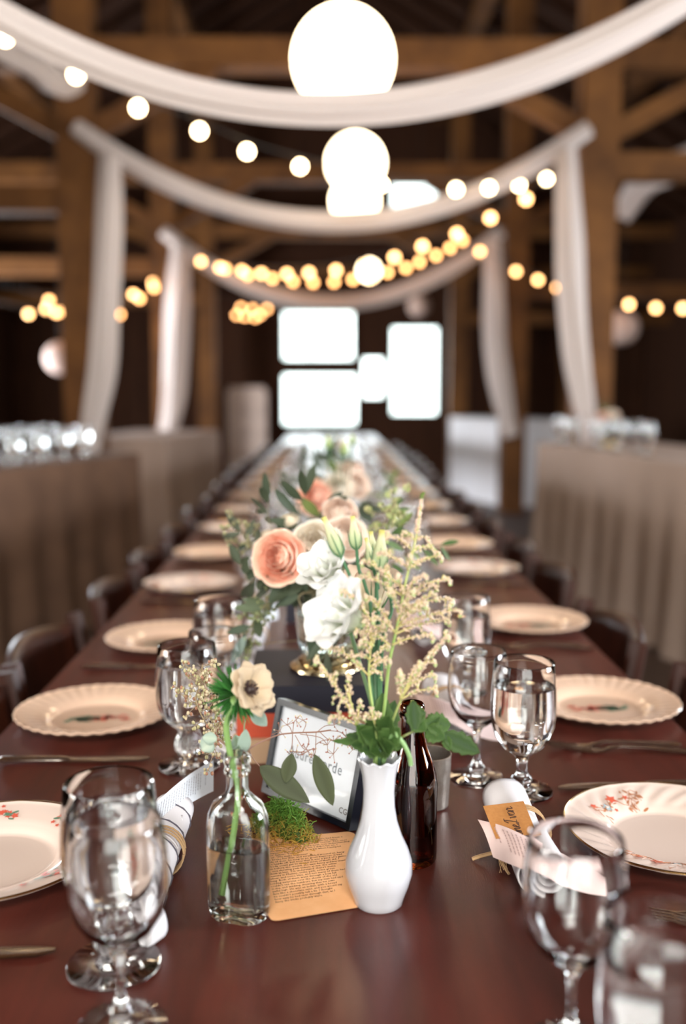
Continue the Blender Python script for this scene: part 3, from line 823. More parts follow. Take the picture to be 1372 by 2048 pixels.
# --- cards
def greek(mb,quad,rows,mi,rnd,thick=.32,cols=1,u0=.08,u1=.92):
    """unreadable print: rows of short dashes over a surface quad(u,v)"""
    for r_ in range(rows[0]):
        v=lerp(rows[1],rows[2],r_/max(1,rows[0]-1)); h=(rows[2]-rows[1])/max(1,rows[0]-1)*thick
        u=u0
        end=u1-rnd.random()*.12
        while u<end:
            w=min(rnd.uniform(.02,.08),end-u)
            mb.add([quad(u,v),quad(u+w,v),quad(u+w,v+h),quad(u,v+h)],[(0,1,2,3)],mi); u+=w+.018
rnd=random.Random(4)
# pink menu card, lying bent over the right napkin.  u along its length, v across
ca=[(955,1640,.800),(1010,1655,.806),(1075,1685,.800),(1140,1715,.783),(1190,1742,.766),(1222,1758,.7555)]
cb_=[(986,1716,.780),(1040,1738,.790),(1085,1755,.784),(1125,1776,.772),(1175,1792,.760),(1222,1798,.7535)]
sa=spline([P(*q) for q in ca],10); sb=spline([P(*q) for q in cb_],10)
def pinkq(u,v,e=.0):
    f=min(max(u,0),1)*(len(sa)-1); i=min(int(f),len(sa)-2); g=f-i
    p=sa[i].lerp(sa[i+1],g).lerp(sb[i].lerp(sb[i+1],g),v); return p+Vector((0,0,.0012+e+.004*math.sin(PI*v)))
card=MB(); card.grid(lambda u,v:pinkq(u,v,-.0004),40,8,0)
for r_ in range(17):
    u=.10+r_*.030+(.03 if r_>0 else 0)
    v=.18
    end=.85-(rnd.random()*.1) if r_ else .62
    while v<end:
        w=min(rnd.uniform(.03,.09),end-v); 
        card.add([pinkq(u,v,.0004),pinkq(u+.009,v,.0004),pinkq(u+.009,v+w,.0004),pinkq(u,v+w,.0004)],[(0,1,2,3)],1); v+=w+.02
cardR=tag(card.build('menu_card',[M['pinkpaper'],M['textpink']],loc=pinkq(0,.5),ang=80),'pale pink menu card with small print, bent over the right foreground napkin','card','menu cards')
# kraft name card
kc=[P(966,1612,.812),P(1047,1602,.812),P(1074,1668,.806),P(992,1678,.800)]
kq=lambda u,v,e=0:kc[0].lerp(kc[1],u).lerp(kc[3].lerp(kc[2],u),v)+Vector((0,-e,e))
kn=MB(); kn.grid(lambda u,v:kq(u,v),4,4)
STK={'a':([(.45,.42),(.25,.5),(.05,.3),(.1,.05),(.3,.02),(.46,.3),(.46,.45),(.45,.15),(.5,0),(.62,.08)],.55),
 'n':([(0,.1),(.08,.45),(.06,0),(.12,.3),(.3,.47),(.36,.3),(.36,.05),(.46,0),(.56,.08)],.5),
 'e':([(0,.12),(.2,.25),(.32,.38),(.22,.5),(.08,.35),(.1,.1),(.28,0),(.48,.12)],.44),
 'I':([(-.05,.75),(.2,1.02),(.5,1.0),(.3,.98),(.25,.5),(.12,.02),(-.1,.0),(-.05,.12),(.2,.08),(.45,.05)],.62),
 'v':([(0,.42),(.1,.45),(.2,.02),(.26,.02),(.42,.42),(.46,.48),(.56,.42)],.5),
 'r':([(0,.1),(.1,.42),(.2,.5),(.24,.4),(.36,.42),(.32,.1),(.42,0),(.6,.12)],.5)}
cx_=0; word=[]
for ch in 'ane Ivar':
    if ch==' ': cx_+=.12; continue
    pts,wd=STK[ch]; word.append([(x+cx_+y*.28,y) for x,y in pts]); cx_+=wd
for st_ in word:
    q=[kq(lerp(.66,.36,y),lerp(1.0,.16,x/cx_),.0008) for x,y in st_]
    kn.tube(spline(q,4),.00042,5,1)
tag(kn.build('name_card',[M['kraft'],M['ink']],loc=kq(.5,1),ang=80),'brown kraft name card with black cursive lettering, propped on the right napkin','card')
# back flap of the kraft card
# white card on the left napkin
wc=[P(427,1520,.800),P(427,1582,.775),P(300,1668,.792),P(312,1605,.815)]
wq=lambda u,v,e=0:(wc[0].lerp(wc[1],v)).lerp(wc[3].lerp(wc[2],v),u)+Vector((0,-e,e))+Vector((0,0,.004*math.sin(PI*u)))
wcrd=MB(); wcrd.grid(lambda u,v:wq(u,v),8,4)
for r_ in range(19):
    u=.14+r_*.041+(.05 if r_>0 else 0); v=.18; end=.84-rnd.random()*.12 if r_ else .7
    if u>.93: break
    while v<end:
        w=min(rnd.uniform(.03,.09),end-v); wcrd.add([wq(u,v,.0006),wq(u+.012,v,.0006),wq(u+.012,v+w,.0006),wq(u,v+w,.0006)],[(0,1,2,3)],1); v+=w+.02
cardL=tag(wcrd.build('menu_card',[M['paper'],M['textgrey']],loc=wq(1,1),ang=80),'white menu card with small print standing out of the left striped napkin','card','menu cards')
for i in (1,2):
    o=cardR.copy(); COL.objects.link(o); o.location=cardR.location+Vector((-.03 if i==1 else -.02,PR[i]-PR[0]-.02,0)); o['label']='pale pink menu card over the napkin at the %s place setting on the right'%ORD[i]
    o=cardL.copy(); COL.objects.link(o); o.location=cardL.location+Vector((.03,PL[i]-PL[0]-.02,0)); o['label']='white menu card in the napkin at the %s place setting on the left'%ORD[i]

# ================================================================== CENTRE OF THE TABLE
# --- yellowed book page
pc=[P(540,1846),P(746,1812),P(708,1664),P(490,1682)]
def pq(u,v,e=0):
    p=pc[0].lerp(pc[1],u).lerp(pc[3].lerp(pc[2],u),v); lift=.0008+.004*max(0,u-.8)**2*8+.0025*math.sin(PI*v)*(.3+.7*u)
    return Vector((p.x,p.y,ZT+lift+e))
pg=MB()
def pgrid(u,v):
    # slightly rounded corners
    cu,cv=u,v
    for (a,b) in ((0,0),(1,1)):
        du,dv=abs(u-a),abs(v-b)
        if du<.06 and dv<.06:
            k=(.06-du)*(.06-dv)/.0036; cu+= .018*k*(1 if a==0 else -1.6); cv+= .018*k*(1 if b==0 else -1.6)
    return pq(cu,cv)
pg.grid(pgrid,24,24)
body="""But out of sheer curiosity I peeped. There had been a
lot of hiding goodness in them, and when he came
they went down stopped near me the corner. The ones
who lived there were back there now, not understanding
how one was there in the big lot, I didn't let on. I
and suspicion, and dropped up a bit when I jumped.
-- Wait, father? 'You!' --
-- ly, sir. 'We make Improve!' --
They broke for that, and scrambled around us, hang-
ing life of dear. So long as no great business, it had
to be heads off, but now that it was a kind of a game
anybody could get to it, and most of them did. I
even before the crowd, the two funny goblins went
by, one showing pink tickets at me, the other
tickets at him. 'I'm understand; there's some
trousers in Mexico, some pink, some green
yellow, and some blue, and not many of them had
thing. Both of them went through a box full
holding surprises over the sheets of the old
couldn't see the numbers, but my man had said
in me, and winking, meaning that his own
awful high. He was an Indian, with a broad
face like a chocolate saint, and you would say
he couldn't possibly tell a lie. I thought
how easy he had seen through that, as I
fancy the tricks probably were."""
vs,fs=text_geo(body,1,linesp=1.0,res=1)
x0,x1,y0,y1=text_bounds(vs)
def warp(v):
    a=(v.x-x0)/(x1-x0); b=(v.y-y0)/(y1-y0); return pq(lerp(.10,.93,a),lerp(.17,.93,b),.00035)
pg.add([warp(v) for v in vs],fs,1)
tag(pg.build('book_page',[M['page'],M['ink']],loc=pq(.5,.5),ang=80),'yellowed printed book page lying flat between the bottle and the white vase','page')

# --- picture frame with name card, leaning back on the books
BL,BR=P(522,1588),P(698,1668)
dx=(BR-BL).normalized(); W=(BR-BL).length
nrm=Vector((dx.y,-dx.x,0)).normalized()      # faces the camera side
if nrm.y>0: nrm=-nrm
lean=math.radians(14); up=(Vector((0,0,1))*math.cos(lean)-nrm*math.sin(lean)).normalized()
H=.118; face=dx.cross(up).normalized()
if face.y>0: face=-face
FT=Matrix((dx,up,face)).transposed().to_4x4(); FT.translation=BL+Vector((0,0,.0035))-nrm*.0
fr=thing('picture_frame','small black table sign frame with a white card, leaning back behind the moss','picture frame',BL+Vector((0,0,.0)))
mb=MB(); bw=.0075; th=.014
mb.box((0,0,-th),(bw,H,.0),T=FT); mb.box((W-bw,0,-th),(W,H,.0),T=FT); mb.box((bw,0,-th),(W-bw,bw,.0),T=FT); mb.box((bw,H-bw,-th),(W-bw,H,.0),T=FT)
mb.box((bw,bw,-th),(W-bw,H-bw,-.006),T=FT)
mb.build('frame',M['black'],fr,world=True,smooth=False)
cd=MB(); cd.box((bw,bw,-.0058),(W-bw,H-bw,-.005),T=FT)
vs,fs=text_geo('Audre Lorde',1,spacing=1.12); x0,x1,y0,y1=text_bounds(vs)
tw_=W*.60; s_=tw_/(x1-x0)
cd.add([FT@Vector((W*.20+(v.x-x0)*s_,H*.46+(v.y)*s_*1.15,-.0046)) for v in vs],fs,1)
vs,fs=text_geo('©©',1); x0,x1,y0,y1=text_bounds(vs); s_=.012/(x1-x0)
vs2,fs2=text_geo('CG',1); a0,a1,b0,b1=text_bounds(vs2); s_=.013/(a1-a0)
cd.add([FT@Vector((W-bw-.018+(v.x-a0)*s_,bw+.006+(v.y-b0)*s_,-.0046)) for v in vs2],fs2,2)
cd.build('sign_card',[M['paper'],M['greyink'],M['ink']],fr,world=True,smooth=False)
gl=MB(); gl.box((bw,bw,-.0035),(W-bw,H-bw,-.0022),T=FT); gl.build('glass_cover',M['pane'],fr,world=True,smooth=False)
sd=MB(); mid=BL.lerp(BR,.5); ctr=mid+up*H*.7-face*th
sd.beam(ctr,mid-nrm*.07+Vector((0,0,.002)),.04,.003); sd.build('easel_stand',M['black'],fr,world=True,smooth=False)

# --- stack of books
def book(z0,z1,x0,x1,y0,y1,m,label,rz=0):
    cx,cyy=(x0+x1)/2,(y0+y1)/2; w,l=(x1-x0)/2,(y1-y0)/2; h=z1-z0
    t=thing('book',label,'book',(cx,cyy,z0),rz,'stack of books under the flower vase')
    c=MB(); c.box((-w,-l,0),(w,l,.003)); c.box((-w,-l,h-.003),(w,l,h)); c.box((-w,-l,.003),(w,-l+.003,h-.003)); c.build('cover',m,t,smooth=False)
    p=MB(); p.box((-w+.003,-l+.0031,.0031),(w-.004,l-.004,h-.0031)); p.build('pages',M['pages'],t,smooth=False)
    return t
bx0,bx1,by0,by1=-.125,.062,1.315,1.50
book(ZT,ZT+.032,bx0-.01,bx1-.01,by0-.012,by1,M['tanbook'],'tan cloth book at the bottom of the stack under the flower vase',.02)
book(ZT+.0325,ZT+.066,bx0+.0,bx1-.03,by0-.004,by1,M['redbook'],'red cloth book in the middle of the stack',-.03)
book(ZT+.0665,ZT+.104,bx0+.012,bx1+.012,by0,by1+.01,M['navy'],'dark navy book on top of the stack carrying the flower vase',.02)
ZB=ZT+.1042

# --- moss
ms=MB(); base=P(570,1665)
g1,g2,g3=(.10,.22,.03),(.30,.26,.05),(.42,.22,.04)
for k in range(1900):
    u=random.gauss(0,.42); v=random.gauss(0,.42)
    if abs(u)>1 or abs(v)>1: continue
    q=base+dx*(u*.05)+nrm*(v*.019)
    hh=.034*max(0,1-u*u)*max(.1,1-v*v)*random.random()
    a=Vector((q.x,q.y,ZT+.002+hh)); d=Vector((random.gauss(0,1),random.gauss(0,1),random.gauss(.15,.7))).normalized()*random.uniform(.004,.012)
    t_=min(1,max(0,hh/.022+random.gauss(0,.2))); c_=lc(g2 if random.random()<.35 else g3,g1,t_)
    ms.tube([a,a+d*.5+Vector((0,0,.002)),a+d],.0006,3,col=c_,caps=False)
for k in range(120):
    q=base+dx*random.gauss(0,.03)+nrm*random.gauss(.028,.01); a=Vector((q.x,q.y,ZT+.002)); d=Vector((random.gauss(0,1),random.gauss(0,1),.2)).normalized()*.008
    ms.tube([a,a+d],.0005,3,col=g3,caps=False)
co=MB()
ms.lathe([(0,.001),(.045,.001),(.046,.006),(.036,.018),(.02,.026),(0,.028)],20,T=Matrix.Translation((base.x,base.y,ZT))@Matrix.Rotation(math.atan2(dx.y,dx.x),4,'Z')@Matrix.Diagonal((.85,.34,.75,1)),col=(.05,.08,.012))
tag(ms.build('moss_clump',M['leaf'],loc=(base.x,base.y,ZT),ang=60),'small clump of green and golden moss in front of the black frame','moss')

# --- white milk glass bud vase
VB=P(757,1805); vx,vy=VB.x,VB.y
bv=thing('bud_vase','white milk glass bud vase with bulbous base and scalloped rim','vase',(vx,vy,ZT))
def sc_mod(r,z,a):
    k=max(0,(z-.128)/.02); return r*(1+.05*k*math.cos(10*a)), z+.0016*k*math.cos(10*a)
vp=[(0,.003),(.018,.0015),(.0225,0),(.0245,.002),(.0255,.008),(.0300,.020),(.0332,.033),(.0325,.045),(.0285,.057),(.0225,.070),(.0178,.085),(.0155,.100),(.0150,.115),(.0162,.130),(.0188,.142),(.0205,.147)]
vo=vp+[(.0198,.1485),(.0185,.146),(.0150,.132),(.0136,.115),(.0140,.10),(.016,.086),(.0205,.071),(.026,.056),(.029,.044),(.0295,.034),(.026,.02),(.01,.009),(0,.008)]
VS=1.0
mb=MB(); mb.lathe(vo,80,mod=sc_mod); mb.build('vase_body',M['milk'],bv)
VR=Vector((vx,vy,ZT+.145))
# --- clear flask bottle
FB=P(478,1830); fa=math.radians(-18)
fb=thing('glass_bottle','clear oval medicine bottle half full of water, holding the anemone','bottle',(FB.x,FB.y,ZT),fa)
def oval(r,z,a):
    k=1 if z<.098 else max(0,1-(z-.098)/.022); 
    return r, z
def ovl(prof,n,T=None):
    return prof
Tov=None
def flat_mod(scale):
    def f(r,z,a):
        if z<.10: s=scale
        elif z<.122: s=lerp(scale,1,(z-.10)/.022)
        else: s=1
        # lens-shaped cross section
        return r*math.sqrt((math.cos(a))**2+(s*math.sin(a))**2)*1.0, z
    return f
outer=[(0,.004),(.018,.002),(.027,0),(.0295,.003),(.0305,.010),(.0312,.05),(.0312,.088),(.0295,.101),(.0245,.112),(.016,.119),(.0118,.123),(.0105,.128),(.0103,.141),(.0125,.143),(.0132,.147),(.0118,.150),(.0130,.153),(.0130,.159),(.0115,.161)]
inner=[(.0088,.161),(.0082,.150),(.0080,.128),(.010,.1215),(.0145,.1165),(.0225,.1095),(.0270,.100),(.0285,.088),(.0285,.05),(.0278,.012),(.024,.008),(.012,.009),(0,.011)]
g=MB(); g.lathe(outer+inner,72,mod=flat_mod(.62)); g.build('glass_body',M['oldglass'],fb)
w=MB(); w.lathe([(0,.0107),(.012,.0087),(.0242,.0077),(.0281,.012),(.0288,.05),(.0287,.071),(.0275,.070),(.012,.070),(0,.070)],72,mod=flat_mod(.62)); w.build('water',M['water'],fb)
# --- amber beer bottle
BB=P(822,1718)
ab=thing('amber_bottle','dark amber glass bottle behind the white bud vase','bottle',(BB.x,BB.y,ZT))
oz=[(0,.004),(.018,.002),(.025,0),(.0272,.003),(.0275,.01),(.0275,.085),(.0262,.097),(.0215,.112),(.0160,.127),(.0128,.140),(.0118,.152),(.0118,.158),(.0138,.159),(.0138,.162),(.0122,.164),(.0126,.1655),(.0134,.168),(.0130,.172),(.0112,.174)]
iz=[(.0090,.174),(.0092,.152),(.0104,.140),(.0136,.1265),(.0192,.111),(.024,.096),(.0252,.085),(.0252,.012),(.02,.007),(.01,.008),(0,.011)]
g=MB(); g.lathe(oz+iz,56); g.build('glass_body',M['amber'],ab)
w=MB(); w.lathe([(0,.0107),(.01,.0077),(.0202,.0067),(.0254,.012),(.0254,.086),(.0249,.091),(.02,.0905),(0,.0905)],48); w.build('water',M['water'],ab)
bs=MB()
for dxx,dyy in ((.004,.006),(-.003,-.004),(.009,0)):
    bs.tube(spline([(0,0,.176),(dxx*.5,dyy*.5,.12),(dxx,-.008+dyy,.03)],6),.0022,6,col=(.20,.22,.05))
bs2=thing('cut_stems','bare cut flower stems standing inside the amber bottle','stems',(BB.x,BB.y,ZT+.012)); 
bs.build('stem',M['stem'],bs2,world=False).location=(0,0,-.012)
# --- mercury votive
VV=P(857,1610)
vt=thing('votive_holder','small silvery votive glass behind the amber bottle','candle holder',(VV.x,VV.y,ZT))
g=MB(); g.lathe([(0,0),(.022,0),(.024,.002),(.0255,.03),(.027,.062),(.0275,.066),(.0262,.066),(.0245,.03),(.0225,.005),(0,.004)],40); g.build('cup',M['mercury'],vt)
cw=MB(); cw.lathe([(0,.0042),(.0215,.0045),(.0232,.02),(.0225,.0225),(0,.0215)],32); cw.build('candle',M['linen'],vt)
# --- fluted flower vase on the books
FVy=1.405; fvx=(650-660)/FPX*FVy+.0
fv=thing('fluted_vase','fluted glass flower vase on a golden foot on top of the books','vase',(fvx,FVy,ZB))
g=MB(); fm=lambda r,z,a:(r*(1+.035*math.cos(18*a)),z)
g.lathe([(0,.018),(.015,.0185),(.030,.021),(.037,.030),(.040,.05),(.0425,.08),(.0455,.108),(.0465,.114),(.0447,.114),(.0408,.08),(.0385,.05),(.035,.033),(.028,.025),(0,.023)],108,mod=fm); g.build('fluted_cup',M['oldglass'],fv)
f=MB(); f.lathe([(0,0),(.050,0),(.052,.002),(.051,.005),(.043,.007),(.040,.009),(.041,.012),(.036,.016),(.026,.0185),(0,.0182)],56); f.build('gold_foot',M['brass'],fv)
FV=Vector((fvx,FVy,ZB))
w=MB(); w.lathe([(0,.0228),(.028,.0248),(.0352,.0330),(.0380,.05),(.0405,.075),(.039,.0748),(0,.0748)],72); w.build('water',M['water'],fv)

# ================================================================== FLOWERS
GD,GM,GL=(.018,.042,.014),(.045,.095,.022),(.22,.32,.09)
EUC=(.10,.13,.075); EUCL=(.30,.38,.32)
def petal(mb,T,phi,span,r0,r1,H,p=1,flare=0,ruff=0,z0=0,cols=((1,1,1),(1,1,1)),seed=0,edge=.10,nu=8,nv=8,top=0):
    rn=random.Random(seed); ph=rn.random()*6
    def fn(u,v):
        s=2*u-1; sh=min(1,.35+1.1*v**.6)*math.sqrt(max(0.0,1-(max(0,v-.8)/.25)**2))
        a=phi+s*span/2*sh; r=r0+(r1-r0)*v**p+flare*max(0,(v-.6)/.4)**2+ruff*math.sin(4*s+ph)*v**3 + top*abs(s)*v
        z=z0+H*v*(1-edge*s*s)-flare*.55*max(0,(v-.72)/.28)**2+ruff*.5*math.cos(6*s+ph)*v**3
        return (r*math.cos(a),r*math.sin(a),z)
    mb.grid(fn,nu,nv,T=T,col=lambda u,v:lc(cols[0],cols[1],min(1,v*1.25)))
def rose_geo(R,c_in,c_out,seed=1,T=None,open_=1.0):
    mb=MB(); rn=random.Random(seed); T=T or Matrix()
    # (petals, span, radius at base, widest radius, radius at lip, height)
    layers=[(3,2.8,.05,.13,.05,1.06),(3,2.5,.08,.24,.15,1.08),(4,2.1,.12,.37,.28,1.06),(5,1.8,.14,.51,.42,1.00),(5,1.75,.15,.66,.60,.92),(6,1.5,.16,.82,.80,.80),(6,1.5,.16,.95*open_,1.04*open_,.62)]
    for li,(n,sp,a,b,c_,h) in enumerate(layers):
        t=li/(len(layers)-1)
        for k in range(n):
            ph0=2*PI*k/n+li*.9+rn.uniform(-.15,.15); hh=R*h*rn.uniform(.94,1.04); rw=rn.random()*6; off=rn.uniform(-.02,.03)
            def fn(u,v,ph0=ph0,hh=hh,rw=rw,off=off):
                s_=2*u-1; sh=min(1,.4+1.1*v**.6)*math.sqrt(max(0,1-(max(0,v-.8)/.27)**2))
                ang=ph0+s_*sp/2*sh
                r=lerp(a,b,math.sin(min(1,v*1.35)*PI/2)); 
                if v>.6: r=lerp(r,c_+off,((v-.6)/.4)**1.5)
                r=r*(1+.05*s_)+ .02*math.sin(4*s_+rw)*v**3
                z=hh*v*(1-.05*s_*s_)-R*.10*t*max(0,(v-.8)/.2)**2
                return (R*r*math.cos(ang),R*r*math.sin(ang),z)
            co=lc(c_in,c_out,.35+.65*t)
            mb.grid(fn,8,9,T=T,col=lambda u,v:lc(c_in,co,v**2.2))
    return mb
def calyx(mb,T,R,n=5,L=1,col=GD):
    for k in range(n):
        a=2*PI*k/n
        def fn(u,v,a=a):
            s=2*u-1; w=.16*R*math.sin(PI*min(1,v*.9+.08)); r=R*(.12+.5*v**1.2*L); z=R*(-.05+.75*v*L)
            x=r; y=s*w; return (x*math.cos(a)-y*math.sin(a),x*math.sin(a)+y*math.cos(a),z)
        mb.grid(fn,2,6,T=T,col=col)
def stemmed(name,label,cat,head,d,base,mk,stem_r=.0022,stemcol=GD,mid=None,group=None,roll=0):
    """a flower: head at `head` looking along d, stem down to `base`"""
    head=Vector(head); base=Vector(base); d=Vector(d).normalized()
    t=thing(name,label,cat,base,0,group)
    T=align(head,d,roll)
    mk(t,T)
    pts=[head+d*.002,head-d*.02]+([Vector(m_) for m_ in mid] if mid else [])+[base]
    s=MB(); s.tube(spline(pts,7),stem_r,8,col=stemcol); s.build('stem',M['stem'],t,world=True)
    return t
def mk_rose(R,ci,co,seed,op=1.0):
    def f(t,T):
        rose_geo(R,ci,co,seed,T,op).build('bloom',M['petal'],t,world=True,ang=180)
        c=MB(); calyx(c,T@Matrix.Translation((0,0,-.004)),R*.9); c.ball((0,0,0),R*.16,8,5,col=GD) if False else None
        c.build('calyx',M['leaf'],t,world=True,ang=180)
    return f
def mk_lis(R,H,c_thr,c_out,seed,ruff=.09,n1=4,n2=5):
    def f(t,T):
        rn=random.Random(seed); mb=MB()
        for li,(n,k1,hh,sp) in enumerate(((n1,.62,.92,2.0),(n2,.98,1.0,1.75),(3,.35,.85,2.2))):
            for k in range(n):
                petal(mb,T,2*PI*k/n+li*.8+rn.uniform(-.12,.12),sp*rn.uniform(.9,1.1),R*.10,R*k1,H*hh*rn.uniform(.92,1.05),.8,flare=R*.26*rn.uniform(.6,1.3) if li!=2 else 0,ruff=R*ruff,cols=(c_thr,c_out),seed=rn.random(),nu=12,nv=10,edge=.07)
        mb.build('bloom',M['petal'],t,world=True,ang=180)
        s=MB()
        for k in range(5):
            a=2*PI*k/5+.3; pts=[]
            for j in range(7):
                v=j/6; r=R*(.10+.62*v**.9)+.001+.004*v; z=H*.62*v; pts.append(T@Vector((r*math.cos(a),r*math.sin(a),z)))
            s.tube(pts,lambda v:.0014*(1-v)+.0002,5,col=(.08,.16,.07))
        s.ball(T@Vector((0,0,0)),.0035,8,6,col=GM); s.build('sepals',M['leaf'],t,world=True)
    return f
WHT=(.72,.71,.68); BLS=(.82,.62,.50)
V0=VR
def into(dx_=0,dy_=0,dz=-.09): return Vector((vx+dx_,vy+dy_,ZT+.145+dz))
yl=vy+.005
# lisianthus in the bud vase
stemmed('lisianthus','upper open white lisianthus bloom, tilted left in front of the cream rose','flower',A(672,1170,yl+.02),A(628,1102,yl-.0)-A(672,1170,yl+.02)+Vector((0,-.008,0)),into(-.004,.003),mk_lis(.022,.040,(.55,.66,.36),WHT,3),.0019,(.10,.17,.07),[A(700,1260,yl+.015),A(745,1420,yl),VR+Vector((-.004,.002,0))],'lisianthus in the bud vase',1.1)
stemmed('lisianthus','lower open white lisianthus bloom, largest, facing left','flower',A(728,1248,yl-.01),A(645,1212,yl-.035)-A(728,1248,yl-.01),into(.0,-.004),mk_lis(.030,.048,(.50,.62,.30),(.74,.73,.71),8,.11),.0019,(.06,.12,.06),[A(748,1330,yl),VR+Vector((0,-.004,0))],'lisianthus in the bud vase',.2)
stemmed('lisianthus','pale blush lisianthus bloom seen from behind, between the buds','flower',A(742,1240,yl+.03),A(738,1150,yl+.055)-A(742,1240,yl+.03),into(.004,.004),mk_lis(.028,.050,(.55,.55,.28),(.80,.60,.46),12,.08),.0018,(.06,.12,.06),[A(752,1340,yl+.01),VR+Vector((.004,.004,0))],'lisianthus in the bud vase')
def bud(tip,base_px,y,label,wd=.0085,m_=None,root=None,grp='lisianthus buds in the bud vase',green=False,mids=None):
    b=A(*base_px,y); tp=A(*tip,y); L=(tp-b).length; d=tp-b; wd=wd*.78
    def mk(t,T):
        mb=MB(); 
        def mod(r,z,a):
            return r*(1+.10*math.cos(2*(a+z/L*4.0))), z
        prof=[(0,0),(wd*.35,.02*L),(wd*.8,.12*L),(wd,.28*L),(wd*.95,.45*L),(wd*.74,.65*L),(wd*.52,.82*L),(wd*.42,.95*L),(wd*.46,L),(0,.97*L)]
        o=len(mb.v); mb.lathe(prof,20,T=T,mod=mod)
        Ti=T.inverted(); tipc=(.55,.58,.22) if not green else (.35,.42,.10)
        for i in range(o,len(mb.v)):
            z=(Ti@mb.v[i]).z/L; mb.c[i]=lc((.34,.46,.24),(.70,.68,.44) if not green else (.45,.5,.15),min(1,z*1.3)) if z<.9 else (.62,.56,.18)
        mb.build('bud',M['petal'],t,world=True,ang=70)
        s=MB()
        for k in range(5):
            a=2*PI*k/5; pts=[T@Vector(((wd*rr+.0008)*math.cos(a),(wd*rr+.0008)*math.sin(a),z*L)) for rr,z in ((.2,0),(.85,.12),(1.05,.28),(1.05,.42),(1.1,.6))]
            s.tube(pts,lambda v:.0008*(1-v)+.0002,5,col=(.10,.20,.10))
        s.build('sepals',M['leaf'],t,world=True)
    return stemmed('lisianthus_bud',label,'flower bud',b,d,root if root is not None else into(random.uniform(-.005,.005),random.uniform(-.005,.005)),mk,.0016,(.06,.15,.07),mids if mids is not None else [VR+Vector((random.uniform(-.006,.006),random.uniform(-.006,.006),.0))],grp)
bud((647,1034),(682,1112),yl-.005,'leftmost closed green white bud leaning left above the white blooms',.0072,mids=[A(712,1180,yl),A(728,1240,yl),VR])
bud((705,1032),(713,1098),yl+.008,'upright closed bud second from the left above the white blooms',.0068,mids=[A(730,1170,yl+.005),A(745,1250,yl),VR+Vector((0,.004,0))])
bud((732,1076),(747,1138),yl+.012,'small slim closed bud third from the left',.0055,mids=[A(752,1200,yl+.01),VR])
bud((764,1060),(757,1142),yl+.0,'largest closed bud, cream with green, next to the plume',.0088,mids=[A(758,1260,yl),VR])
bud((742,1063),(748,1120),yl+.03,'yellowish closed bud half hidden behind the largest bud',.006,mids=[A(756,1260,yl+.01),VR])
bud((771,1126),(778,1182),yl+.01,'low yellow green bud beside the main plume stem',.0055,mids=[A(765,1290,yl),VR],green=True)

# astilbe -------------------------------------------------------------
CR=(.86,.70,.50); CP=(.88,.64,.50); CG=(.46,.56,.22); AST=(.52,.44,.18)
rn=random.Random(21)
def frond(mb,sm,p,q,droop=.004,dens=.62,rad=.0034,tipgreen=True,side=True):
    """one feathery branch with tiny knobbly florets"""
    p=Vector(p); q=Vector(q); L=(q-p).length
    mid=p.lerp(q,.5)+Vector((0,rn.gauss(0,.002),.003))
    pts=spline([p,mid,q,q+(q-p).normalized()*L*.05+Vector((0,0,-droop*1.8))],6)
    sm.tube(pts,lambda t:.0007*(1-t)+.0003,5,col=AST)
    n=int(L*3600*dens)
    for k in range(n):
        t=.10+.90*rn.random(); f=t*(len(pts)-1); i=min(int(f),len(pts)-2); c=pts[i].lerp(pts[i+1],f-i)
        w=rad*(1.05-.72*t)*(.35+.65*rn.random())
        a=rn.random()*6.283; x,y,z=frame(pts[i+1]-pts[i]); c=c+(x*math.cos(a)+y*math.sin(a))*w
        col=lc(lc(CR,CP,rn.random()),(.88,.74,.60),rn.random()*.6)
        if tipgreen and (t>.9 or rn.random()<.10): col=lc(CG,(.62,.68,.36),rn.random())
        mb.bead(c,rn.uniform(.0009,.0014),col)
    if side and L>.020:
        for k in range(int(L/.011)):
            t=.15+.55*rn.random(); f=t*(len(pts)-1); i=int(f); c=pts[i]
            dd=(pts[i+1]-pts[i]).normalized(); up_=Vector((rn.gauss(0,.7),rn.gauss(0,.7),rn.gauss(-.1,.8)))
            e=c+(dd*.5+up_*.7).normalized()*L*rn.uniform(.12,.22)*(1-t*.5)
            frond(mb,sm,c,e,.0015,dens*.8,rad*.5,True,False)
def plume(label,stem_px,tips,base,extra=None,y0=None):
    t=thing('astilbe_stem',label,'flower',base,0,'astilbe in the bud vase')
    st=[A(x,yy,d) for x,yy,d in stem_px]
    sm=MB(); mb=MB()
    path=spline(st+[VR+Vector((rn.uniform(-.005,.005),rn.uniform(-.005,.005),.002)),base],8)
    sm.tube(path,lambda v:.0008+.0011*v,7,col=lambda v:lc(AST,(.28,.40,.12),min(1,v*2)))
    for (jx,jy),(tx,ty),dy in tips:
        yb=None; best=min(st,key=lambda s:abs(s.z-A(jx,jy,s.y).z)); yj=best.y
        frond(mb,sm,A(jx,jy,yj),A(tx,ty,yj+dy),.004)
    # top spike
    if extra:
        a,b=extra
        p=A(*a); q=A(*b); n=int((q-p).length*5200)
        for k in range(n):
            v=rn.random(); c=p.lerp(q,v); an=rn.random()*6.28; w=.0030*(1-.45*v)*(.4+.6*rn.random())
            c=c+Vector((math.cos(an)*w,math.sin(an)*w,0)); col=lc(CP,(.86,.70,.58),rn.random()) if v<.85 else (.22,.30,.08)
            mb.bead(c,rn.uniform(.0007,.0012),col)
    sm.build('stem',M['stem'],t,world=True,ang=180); mb.build('florets',M['petal'],t,world=True,ang=180)
    return t
y1_=vy-.03
